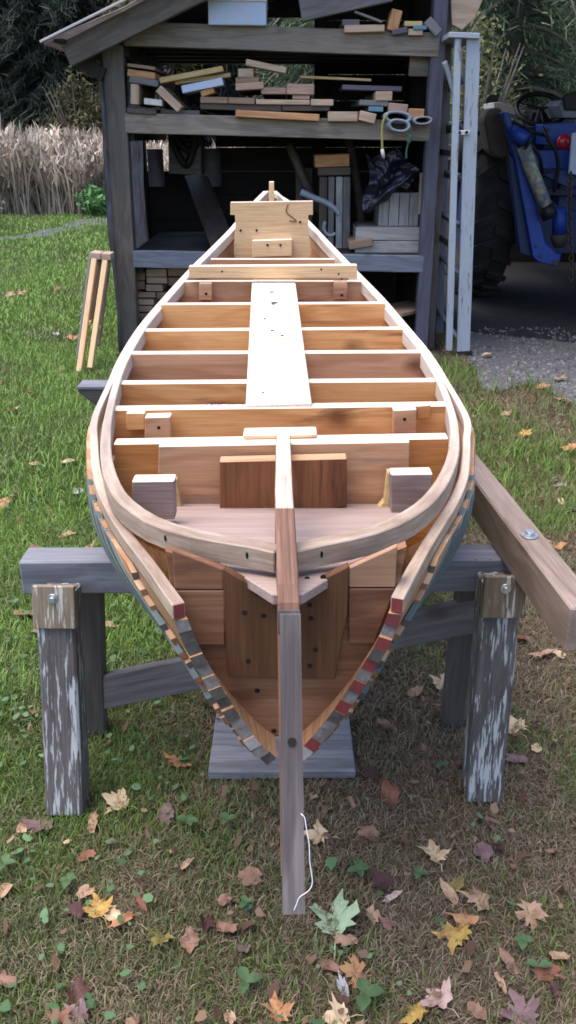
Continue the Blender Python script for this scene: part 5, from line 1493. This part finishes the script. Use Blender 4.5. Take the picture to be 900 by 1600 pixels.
LEAVES = [
 (184, 1252, 46, 'm', 'cream', 'pale cream maple leaf just right of the left front sawhorse foot', 1.2),
 (280, 1190, 46, 'm', 'orange', 'orange and yellow maple leaf lying left of the grey board', 2.6),
 (64, 1287, 54, 'm', 'mauve', 'mauve brown leaf at the foot of the left front sawhorse leg', 1.7),
 (37, 1293, 26, 'o', 'tan', 'small tan leaf left of the mauve leaf by the sawhorse foot', None),
 (145, 1284, 42, 'n', 'tan', 'narrow tan curled leaf standing between sawhorse foot and cream leaf', 0.1),
 (104, 1315, 18, 'o', 'cream', 'tiny cream leaf below the left sawhorse foot', None),
 (136, 1336, 30, 'o', 'rust', 'small dark rust leaf below the narrow curled leaf', 1.5),
 (260, 1272, 40, 'o', 'mauve', 'mauve oval leaf beside broad green weeds left of the stem board', 0.3),
 (292, 1348, 24, 'n', 'tan', 'small narrow tan leaf left of centre below the boat', 2.2),
 (392, 1370, 40, 'o', 'brown', 'brown oval leaf lying flat left of the stem board', 1.3),
 (153, 1416, 56, 'm', 'yellow', 'bright yellow maple leaf in the cluster at the lower left', 0.5),
 (175, 1426, 40, 'o', 'cream', 'beige leaf overlapping the bright yellow maple leaf', 0.4),
 (195, 1434, 46, 'n', 'orange', 'rolled orange brown leaf on the right of the yellow leaf cluster', 2.4),
 (221, 1412, 30, 'n', 'rust', 'curled rust leaf pointing away right of the rolled leaf', 0.6),
 (115, 1423, 44, 'o', 'dark', 'dark purple brown leaf left of the yellow maple leaf', 0.9),
 (133, 1393, 30, 'o', 'tan', 'tan leaf just above the yellow maple leaf', None),
 (6, 1389, 32, 'o', 'tan', 'tan leaf cut by the left edge of the picture', None),
 (250, 1464, 48, 'm', 'olive', 'olive yellow maple leaf beside the upright brown leaf', 2.9),
 (297, 1468, 44, 'o', 'brown', 'light brown oval leaf with a point, lower left of centre', 0.1),
 (355, 1448, 42, 'o', 'brown', 'brown oval leaf lying on a dark one, left of the stem foot', 0.7),
 (325, 1440, 42, 'o', 'dark', 'dark red leaf tucked under the brown oval leaf', None),
 (352, 1404, 26, 'o', 'brown', 'little brown leaf above the pair of brown and dark leaves', None),
 (382, 1480, 28, 'o', 'mauve', 'small mauve leaf in the grass left below the stem foot', None),
 (8, 1530, 40, 'o', 'brown', 'grey brown leaf low at the left edge of the picture', None),
 (122, 1548, 44, 'o', 'dark', 'dark purple leaf standing above the rust pair at the bottom left', 0.2),
 (92, 1588, 46, 'o', 'rust', 'rust red leaf at the bottom left corner', 1.4),
 (122, 1586, 50, 'm', 'mauve', 'brown leaf touching the rust red one at the bottom left', 1.0),
 (435, 1578, 52, 'm', 'orange', 'pale orange maple leaf at the bottom centre edge', 0.2),
 (358, 1588, 26, 'o', 'tan', 'small tan leaf at the bottom edge left of the pale orange one', None),
 (527, 1432, 88, 'm', 'green', 'large pale green maple leaf right of the foot of the stem', -0.15),
 (497, 1304, 46, 'm', 'cream', 'cream maple leaf directly right of the stem board wire', 1.4),
 (577, 1302, 36, 'o', 'brown', 'brown oval leaf right of the cream leaf by the wire', 1.1),
 (610, 1240, 42, 'o', 'rust', 'rust brown leaf standing on edge below the grey board corner', 0.3),
 (584, 1209, 30, 'o', 'dark', 'dark rust leaf beside the right corner of the grey board', None),
 (680, 1332, 48, 'm', 'cream', 'pale yellow maple leaf with its stalk down, right of centre', 0.1),
 (603, 1380, 54, 'o', 'dark', 'large dark red curled leaf above the pale green maple leaf', 1.2),
 (613, 1400, 28, 'n', 'pink', 'pale pink leaf scrap on the dark red curled leaf', 2.0),
 (583, 1429, 30, 'o', 'tan', 'tan oval leaf between the green maple leaf and a brown one', 0.1),
 (605, 1441, 28, 'o', 'brown', 'brown leaf right of the small tan oval', None),
 (540, 1468, 38, 'o', 'tan', 'light brown leaf partly under the tip of the green maple leaf', 1.5),
 (702, 1394, 42, 'n', 'tan', 'tan curled leaf lying on its side right of the dark red leaf', 0.5),
 (712, 1383, 34, 'o', 'olive', 'olive brown leaf behind the tan curled leaf', None),
 (748, 1405, 56, 'm', 'tan', 'spread tan maple leaf at the lower right between two curled ones', 1.5),
 (828, 1427, 54, 'm', 'tan', 'tan three pointed maple leaf at the lower right edge', 3.1),
 (711, 1460, 54, 'm', 'yellow', 'yellow brown maple leaf under an orange tan one', 2.8),
 (728, 1436, 50, 'm', 'orange', 'orange tan leaf lying over the yellow brown maple leaf', 1.2),
 (765, 1284, 30, 'n', 'brown', 'narrow brown leaf below the right front sawhorse foot', 0.1),
 (755, 1330, 40, 'o', 'mauve', 'dull mauve leaf below the narrow brown leaf at the right', None),
 (775, 1322, 34, 'o', 'dark', 'dark brown leaf right of the dull mauve leaf', None),
 (804, 1133, 44, 'm', 'cream', 'cream maple leaf behind the right front sawhorse leg', 0.4),
 (806, 1184, 36, 'o', 'mauve', 'dark mauve leaf right of the right front sawhorse leg', 1.2),
 (838, 1168, 20, 'o', 'cream', 'tiny cream leaf right of the dark mauve leaf', None),
 (690, 1068, 36, 'm', 'cream', 'cream maple leaf half hidden beyond the right back leg', 1.1),
 (648, 1080, 26, 'o', 'tan', 'small tan leaf in the shade left of the right back leg', None),
 (606, 1135, 36, 'o', 'brown', 'brown leaf right of the bow under the hull edge', 0.8),
 (556, 1519, 52, 'm', 'orange', 'orange maple leaf below the stalk of the green maple leaf', 1.5),
 (536, 1542, 44, 'n', 'grey', 'pale grey curled leaf standing below the orange leaf', 0.2),
 (514, 1508, 44, 'n', 'brown', 'brown folded leaf left of the orange leaf', 0.7),
 (530, 1570, 44, 'o', 'dark', 'dark purple leaf below the pale grey curled leaf', None),
 (528, 1590, 50, 'm', 'cream', 'cream leaf cut by the bottom edge under the dark purple leaf', 1.6),
 (684, 1560, 56, 'm', 'pink', 'pale pink maple leaf at the bottom right of centre', 0.6),
 (652, 1582, 54, 'm', 'yellow', 'bright yellow maple leaf beside the pale pink one', 1.9),
 (745, 1578, 32, 'o', 'brown', 'brown leaf at the bottom right of the pale pink one', None),
 (815, 1582, 62, 'm', 'mauve', 'broad mauve grey leaf at the bottom right', 0.3),
 (795, 1503, 42, 'n', 'brown', 'brown curled leaf upright at the lower right', 0.4),
 (783, 1535, 32, 'n', 'tan', 'tan folded leaf below the brown curled one', 0.3),
 (857, 1520, 48, 'o', 'rust', 'rust orange leaf with a wet shine at the lower right', 1.3),
 (875, 1493, 32, 'o', 'tan', 'tan leaf above the rust orange one', 1.5),
 (868, 1546, 26, 'o', 'dark', 'dark leaf scrap under the rust orange one', None),
 (846, 1020, 40, 'm', 'tan', 'tan leaf under the near end of the long timber', 1.4),
 (872, 1020, 26, 'o', 'cream', 'cream leaf beside the tan one under the timber end', None),
 (815, 995, 30, 'o', 'rust', 'rust leaf under the long timber', None),
 (857, 848, 34, 'n', 'tan', 'tan leaf pair part right of the timber bolt', 1.1),
 (877, 852, 26, 'o', 'orange', 'small orange leaf further right of the timber bolt', None),
 (820, 677, 30, 'm', 'yellow', 'yellow leaf in the grass right of the canoe rail', 1.4),
 (893, 697, 34, 'm', 'orange', 'orange leaf at the right edge above the timber', 1.4),
 (893, 793, 40, 'm', 'fresh', 'broad fresh green leaf at the right edge level with the timber', 1.3),
 (877, 783, 18, 'o', 'cream', 'tiny cream leaf on the broad fresh green leaf', None),
 (878, 757, 18, 'o', 'grey', 'small grey leaf above the broad fresh green leaf', None),
 (791, 645, 22, 'o', 'tan', 'tan leaf among tall grass right of the canoe', None),
 (875, 590, 22, 'm', 'tan', 'tan leaf on the gravel at the right edge', None),
 (877, 622, 26, 'm', 'tan', 'tan leaf just below the gravel patch at the right', None),
 (850, 602, 24, 'n', 'orange', 'narrow orange leaf on the gravel at the right', 1.6),
 (760, 553, 16, 'o', 'cream', 'small cream leaf on the gravel near the ladder foot', None),
 (15, 460, 20, 'm', 'tan', 'tan leaf on the bright lawn at the far left edge', None),
 (33, 457, 20, 'm', 'tan', 'tan leaf on the bright lawn beside the far left one', None),
 (86, 452, 18, 'm', 'rust', 'small rust leaf on the lawn level with the leaning frames', None),
 (112, 527, 22, 'm', 'orange', 'orange leaf on the lawn left of the leaning frames', None),
 (87, 521, 14, 'o', 'grey', 'small pale grey leaf on the lawn', None),
 (20, 640, 26, 'm', 'tan', 'tan leaf pair on the lawn left of the rear sawhorse beam', None),
 (44, 612, 16, 'o', 'rust', 'small rust leaf on the lawn above the tan pair', None),
 (8, 785, 26, 'm', 'orange', 'orange leaf at the left edge of the lawn beside the bow', None),
 (121, 767, 18, 'o', 'grey', 'round pale grey leaf on the lawn left of the canoe rail', None),
 (105, 720, 24, 'n', 'cream', 'cream narrow leaf on the lawn left of the canoe', 1.4),
 (55, 724, 20, 'n', 'tan', 'tan narrow leaf left of the cream narrow one on the lawn', 1.3),
 (105, 834, 30, 'n', 'tan', 'tan long leaf on the lawn above the sawhorse beam', 1.5),
 (53, 857, 26, 'o', 'brown', 'brown leaf just behind the left end of the sawhorse beam', None),
 (138, 855, 24, 'm', 'tan', 'tan leaf peeping up behind the sawhorse beam beside the hull', None),
 (40, 957, 36, 'o', 'brown', 'brown leaf left of the plate on the front left leg', 1.3),
 (52, 985, 30, 'n', 'brown', 'brown narrow leaf left of the front left leg', 0.5),
 (172, 975, 24, 'n', 'tan', 'tan leaf under the sawhorse beam between legs and hull', 1.4),
]
for e in LEAVES:
    far_ = e[1] < 900
    leaf(e[0], e[1], e[2], e[3], e[4], e[5], e[6], z=0.034 if e[1] < 700 else 0.018)

# broad green weeds in the foreground (each a rosette)
def weed(px, py, s, label, n=6):
    c = PZ(px, py, 0.01); bm = bmesh.new(); rnd = random.Random(int(px + py))
    for k in range(n):
        a = 6.28 * k / n + rnd.uniform(-.4, .4); ln = s * rnd.uniform(0.7, 1.15); w = ln * 0.36
        d = Vector((math.cos(a), math.sin(a), 0)); q = Vector((-d.y, d.x, 0)); pv = None
        for j in range(6):
            t = j / 5; ctr = d * ln * t + Vector((0, 0, 0.02 + ln * 0.45 * t * (1.25 - t)))
            ww = w * math.sin(math.pi * (0.08 + 0.9 * t)) ; cur = (bm.verts.new(ctr - q * ww + Vector((0, 0, ww * .3))), bm.verts.new(ctr), bm.verts.new(ctr + q * ww + Vector((0, 0, ww * .3))))
            if pv:
                bm.faces.new((pv[0], pv[1], cur[1], cur[0])); bm.faces.new((pv[1], pv[2], cur[2], cur[1]))
            pv = cur
    o = from_bm('weed', bm, LM['fresh'], None, Matrix.Translation(c), smooth=True)
    return tag(o, label, 'weed', 'broad leaved weeds in the grass')
for px, py, s, lab in ((355, 1290, 0.055, 'broad leaved green weed left of the stem board'), (295, 1292, 0.05, 'broad leaved weed beside the mauve oval leaf'),
                       (560, 1370, 0.05, 'broad leaved weed beside the large dark red leaf'), (655, 1375, 0.045, 'broad leaved weed right of the large dark red leaf'),
                       (690, 1205, 0.045, 'small green weed in the dry grass left of the right front leg'), (570, 1565, 0.06, 'leafy weed at the bottom edge right of centre'),
                       (385, 1545, 0.05, 'leafy weed at the bottom left of centre'), (815, 1480, 0.05, 'leafy weed between curled leaves at the lower right'),
                       (840, 1520, 0.05, 'leafy weed beside the rust orange leaf'), (108, 1385, 0.045, 'round leaved weed above the dark purple leaf'),
                       (385, 1420, 0.045, 'leafy weed between the brown oval leaves and the stem'), (10, 1360, 0.05, 'leafy weed at the left edge of the foreground'),
                       (734, 690, 0.10, 'broad leaved weed beside the canoe rail on the right'), (790, 660, 0.09, 'leafy weed patch right of the canoe rail')):
    weed(px, py, s * random.uniform(0.42, 0.62), lab, random.choice((2, 3, 3, 4)))

# ================================================================== trees and shrubs
def foliage_mesh(name, cards, mat, parent, mw):
    """cards: arrays centre, axis (half length), side (half width), colour"""
    c, a, s, colr = cards
    v = np.stack([c - a - s * 0.4, c - a + s * 0.4, c + a * 0.2 + s, c + a, c + a * 0.2 - s], 1).reshape(-1, 3)
    f = np.arange(len(c))[:, None] * 5 + np.arange(5)
    return np_mesh(name, v, [f], np.repeat(colr, 5, axis=0), M['leafm'], parent, mw)
def conifer(name, loc, H, Rad, label, group, zmin, nb, per, c0, c1, card=(0.22, 0.05), seed=1, droop=0.5, trunk_r=0.18):
    r = np.random.default_rng(seed); rd = random.Random(seed)
    t = E(name, loc, label, 'tree', group)
    bm = bmesh.new(); add_tube(bm, [(0, 0, 0), (0.03, 0.02, H * .3), (0.0, 0.05, H * .65), (0, 0, H)], [trunk_r, trunk_r * .8, trunk_r * .5, 0.02], 10)
    C_, A_, S_, K_ = [], [], [], []
    for b in range(nb):
        u = (b + rd.random()) / nb; z = zmin + (H - zmin) * u ** 1.15
        ln = Rad * (1 - 0.85 * u) * rd.uniform(0.6, 1.1); az = b * 2.399 + rd.uniform(-.4, .4)
        d = Vector((math.cos(az), math.sin(az), 0)); q = Vector((-d.y, d.x, 0))
        path = [Vector((0, 0, z)) + d * ln * k / 6 + Vector((0, 0, ln * (0.10 * (k / 6) - droop * (k / 6) ** 2))) for k in range(7)]
        if ln > 0.5: add_tube(bm, path, [0.035 * (1 - k / 7) * (ln / 2 + 0.3) + 0.004 for k in range(7)], 5)
        m = per
        tt = r.random(m) ** 0.7 * 6; i = np.minimum(tt.astype(int), 5); f = (tt - i)[:, None]
        pa = np.array([list(p) for p in path]); pos = pa[i] * (1 - f) + pa[i + 1] * f
        wid = (0.10 + 0.22 * (tt / 6)) * ln * 0.9
        pos = pos + np.array(q)[None] * (r.normal(0, 0.5, m) * wid)[:, None] + np.array([0, 0, 1.0])[None] * (-np.abs(r.normal(0, 0.16, m)) * (0.4 + ln * 0.28))[:, None]
        dirs = np.array(d)[None] * r.normal(0.6, 0.5, m)[:, None] + np.array(q)[None] * r.normal(0, 0.7, m)[:, None] + np.array([0, 0, 1.0])[None] * r.normal(-0.55 * (droop + 0.4), 0.4, m)[:, None]
        dirs /= np.linalg.norm(dirs, axis=1)[:, None]
        sv = np.cross(dirs, r.normal(0, 1, (m, 3))); sv /= np.linalg.norm(sv, axis=1)[:, None] + 1e-9
        L_ = card[0] * (0.5 + r.random(m)); W_ = card[1] * (0.6 + 0.8 * r.random(m))
        k = np.clip(r.random(m) * 0.7 + rd.random() * 0.5 - 0.1, 0, 1)[:, None]
        C_.append(pos); A_.append(dirs * L_[:, None]); S_.append(sv * W_[:, None]); K_.append((1 - k) * np.array(c0) + k * np.array(c1))
    bmesh.ops.recalc_face_normals(bm, faces=bm.faces)
    from_bm('trunk', bm, M['bark'], t, Matrix.Translation(loc))
    foliage_mesh('crown', tuple(np.concatenate(q) for q in (C_, A_, S_, K_)), None, t, Matrix.Translation(loc))
    return t
def copy_tree(src, loc, s, rz, label):
    t = src.copy(); col.objects.link(t); t.location = loc; t.rotation_euler = (0, 0, rz); t.scale = (s, s, s); t['label'] = label
    for ch in src.children:
        c = ch.copy(); col.objects.link(c); c.parent = t
    return t
GT = 'dark trees beyond the dry field'
ta = conifer('conifer', (-9.2, 39, 0), 15, 3.6, 'dark drooping conifer at the far left beyond the dry field', GT, 0.9, 120, 210, (0.012, 0.018, 0.015), (0.042, 0.055, 0.043), (0.32, 0.026), 3, 0.55)
tb_ = conifer('conifer', (-5.6, 40.5, 0), 16, 3.4, 'dark bare limbed conifer just left of the shed eave', GT, 1.6, 110, 190, (0.013, 0.016, 0.014), (0.045, 0.052, 0.042), (0.30, 0.022), 8, 0.65)
rows = [(-12.4, 41, 'conifer'), (-15.5, 39.5, ''), (-7.4, 45, ''), (-10.8, 46, ''), (-2.6, 41, ''), (0.2, 42, ''), (3.4, 41, ''), (-4.0, 46, ''), (6.6, 43, ''), (-1.0, 46.5, ''), (2.0, 47, ''), (-14.0, 46, ''), (9.8, 44, ''), (-18.5, 43, ''), (13.2, 45, '')]
labs = ['dark conifer left of the far left drooping one', 'dark conifer at the outer left end of the row', 'dark conifer in the second row between the two nearest conifers', 'tall dark conifer in the second row at the far left',
        'dark conifer behind the shed roof', 'dark conifer seen through the shelf opening on the left', 'dark conifer seen through the middle of the shed', 'dark conifer in the second row behind the shed eave', 'dark conifer behind the right part of the shed',
        'second row conifer behind the left shelf opening', 'second row conifer behind the middle of the shed', 'second row conifer at the left edge of the view', 'dark conifer far behind the stepladder', 'dark conifer outside the left edge', 'dark conifer far behind the tractor']
for i, ((x, y, _), lb) in enumerate(zip(rows, labs)):
    copy_tree(ta if i % 2 else tb_, (x, y, 0), random.uniform(0.85, 1.15), random.uniform(0, 6.28), lb)
# a broad leaved bush with yellowing leaves at the wood's edge, others greyish
def bush(name, loc, r, h, n, c0, c1, size, seed, label, cat='shrub'):
    q = np.random.default_rng(seed); t = E(name, loc, label, cat)
    bm = bmesh.new()
    for k in range(9):
        a = 6.28 * k / 9; add_tube(bm, [(0, 0, 0), (0.3 * r * math.cos(a), 0.3 * r * math.sin(a), 0.5 * h), (0.75 * r * math.cos(a), 0.75 * r * math.sin(a), 0.95 * h)], [0.03 * h, 0.016 * h, 0.005], 5)
    bmesh.ops.recalc_face_normals(bm, faces=bm.faces)
    from_bm('stem', bm, M['bark'], t, Matrix.Translation(loc))
    clumps = q.normal(0, 1, (26, 3)); clumps /= np.linalg.norm(clumps, axis=1)[:, None]; clumps *= (q.random(26) ** 0.5)[:, None]
    clumps = clumps * np.array([r, r, h * 0.5]) + np.array([0, 0, h * 0.55])
    ci = q.integers(0, 26, n); pos = clumps[ci] + q.normal(0, 0.16, (n, 3)) * np.array([r, r, h * 0.6]); pos[:, 2] = np.abs(pos[:, 2])
    d = q.normal(0, 1, (n, 3)); d /= np.linalg.norm(d, axis=1)[:, None]; s = np.cross(d, q.normal(0, 1, (n, 3))); s /= np.linalg.norm(s, axis=1)[:, None]
    k = np.clip(q.random(n) * 0.6 + q.random(26)[ci] * 0.5, 0, 1)[:, None]
    foliage_mesh('foliage', (pos, d * size * (0.6 + q.random(n))[:, None], s * size * 0.45, (1 - k) * np.array(c0) + k * np.array(c1)), None, t, Matrix.Translation(loc))
    return t
bush('yellowing_bush', (-7.9, 35.5, 0), 1.5, 3.4, 3500, (0.03, 0.032, 0.016), (0.12, 0.105, 0.05), 0.09, 4, 'yellowing bush at the edge of the dark wood behind the dry field')
bush('grey_bush', (-5.3, 36.0, 0), 1.4, 4.0, 3500, (0.05, 0.048, 0.042), (0.17, 0.155, 0.135), 0.10, 5, 'greyish twiggy bush beside the left shed post in the far wood')
bush('eave_bush', (-4.6, 37.5, 3.6), 2.2, 4.0, 4500, (0.05, 0.055, 0.025), (0.20, 0.18, 0.07), 0.12, 6, 'yellow green tree top showing just above the roof edge')
bush('low_shrub', (-6.1, 16.6, 0), 0.95, 1.1, 3600, (0.03, 0.045, 0.035), (0.09, 0.11, 0.09), 0.06, 7, 'grey green low shrub at the left edge beside the track')
bush('leafy_weeds', (-3.8, 19.3, 0), 0.55, 0.55, 900, (0.05, 0.12, 0.04), (0.14, 0.28, 0.10), 0.08, 8, 'bright leafy weeds at the foot of the dry grass beside the shed post')
# green trees close behind the tractor
G3 = 'green trees behind the tractor'
rt = conifer('hemlock', (3.9, 17.0, 0), 12, 3.6, 'large green hemlock with drooping boughs behind the tractor', G3, 0.4, 150, 380, (0.030, 0.048, 0.030), (0.125, 0.165, 0.088), (0.13, 0.010), 21, 0.62)
copy_tree(rt, (7.6, 19.5, 0), 1.1, 2.0, 'green hemlock further right behind the tractor')
copy_tree(rt, (1.2, 20.5, 0), 0.95, 4.0, 'green hemlock behind the stepladder and shed')
bush('yellow_sapling', (2.75, 14.2, 0), 0.9, 2.9, 2600, (0.05, 0.075, 0.034), (0.17, 0.165, 0.065), 0.042, 9, 'sapling with yellowing leaves behind the tractor beside the stepladder')
# the wood behind reads as one dark mass
def far_wood():
    n = 26000; q = np.random.default_rng(77)
    pos = np.stack([q.uniform(-34, 34, n), q.uniform(49, 54, n), 15 * q.random(n)], 1)
    d = q.normal(0, 1, (n, 3)) + np.array([0, 0, -0.6]); d /= np.linalg.norm(d, axis=1)[:, None]; s = np.cross(d, q.normal(0, 1, (n, 3))); s /= np.linalg.norm(s, axis=1)[:, None]
    k = q.random(n)[:, None]
    o = foliage_mesh('far_wood', (pos, d * 0.55, s * 0.28, (1 - k) * np.array((0.014, 0.020, 0.014)) + k * np.array((0.05, 0.062, 0.042))), None, None, Matrix.Identity(4))
    tag(o, kind='stuff')
far_wood()
sheet('hill', [(-120, 55), (120, 55), (120, 56), (-120, 56)], 0.01, M['dirt']) if False else None
bm = bmesh.new(); prof = []
for i in range(41):
    x = -120 + 6 * i; h = 13 + 3 * math.sin(i * 0.7) + 2 * math.sin(i * 1.9)
    prof.append((bm.verts.new((x, 55, -0.5)), bm.verts.new((x, 60, h)), bm.verts.new((x, 120, h + 2)), bm.verts.new((x, 160, -0.5))))
for i in range(40):
    for j in range(3): bm.faces.new((prof[i][j], prof[i + 1][j], prof[i + 1][j + 1], prof[i][j + 1]))
bmesh.ops.recalc_face_normals(bm, faces=bm.faces)
M['hill'] = plain('wooded_hill', (0.022, 0.030, 0.020), 0.95, c2=(0.045, 0.05, 0.032), scale=0.9, spec=0.0)
tag(from_bm('wooded_hill', bm, M['hill'], None), kind='structure')

# ================================================================== light: bright overcast
EL, AZ = R(72), R(265)          # sun high ahead to the left, veiled by cloud
w = bpy.data.worlds.new("World"); scene.world = w; w.use_nodes = True
nt = w.node_tree; bg = nt.nodes['Background']
sky = nt.nodes.new('ShaderNodeTexSky'); sky.sky_type = 'NISHITA'; sky.sun_disc = False
sky.sun_elevation = EL; sky.sun_rotation = AZ; sky.air_density = 1.0; sky.dust_density = 2.5; sky.ozone_density = 1.0
nt.links.new(sky.outputs[0], bg.inputs['Color']); bg.inputs['Strength'].default_value = 0.15
sd_ = bpy.data.lights.new('sun', 'SUN'); sd_.energy = 1.5; sd_.angle = R(60); sd_.color = (1.0, 0.96, 0.91)
so = bpy.data.objects.new('sun', sd_); col.objects.link(so)
dirv = Vector((math.sin(AZ) * math.cos(EL), math.cos(AZ) * math.cos(EL), math.sin(EL)))
so.rotation_euler = dirv.to_track_quat('Z', 'Y').to_euler()
so.location = dirv * 30
scene.view_settings.view_transform = 'Standard'
scene.view_settings.look = 'None'
scene.view_settings.exposure = 1.62
scene.view_settings.gamma = 1.0
scene.cycles.use_denoising = True
scene.cycles.max_bounces = 6
scene.cycles.filter_width = 1.7
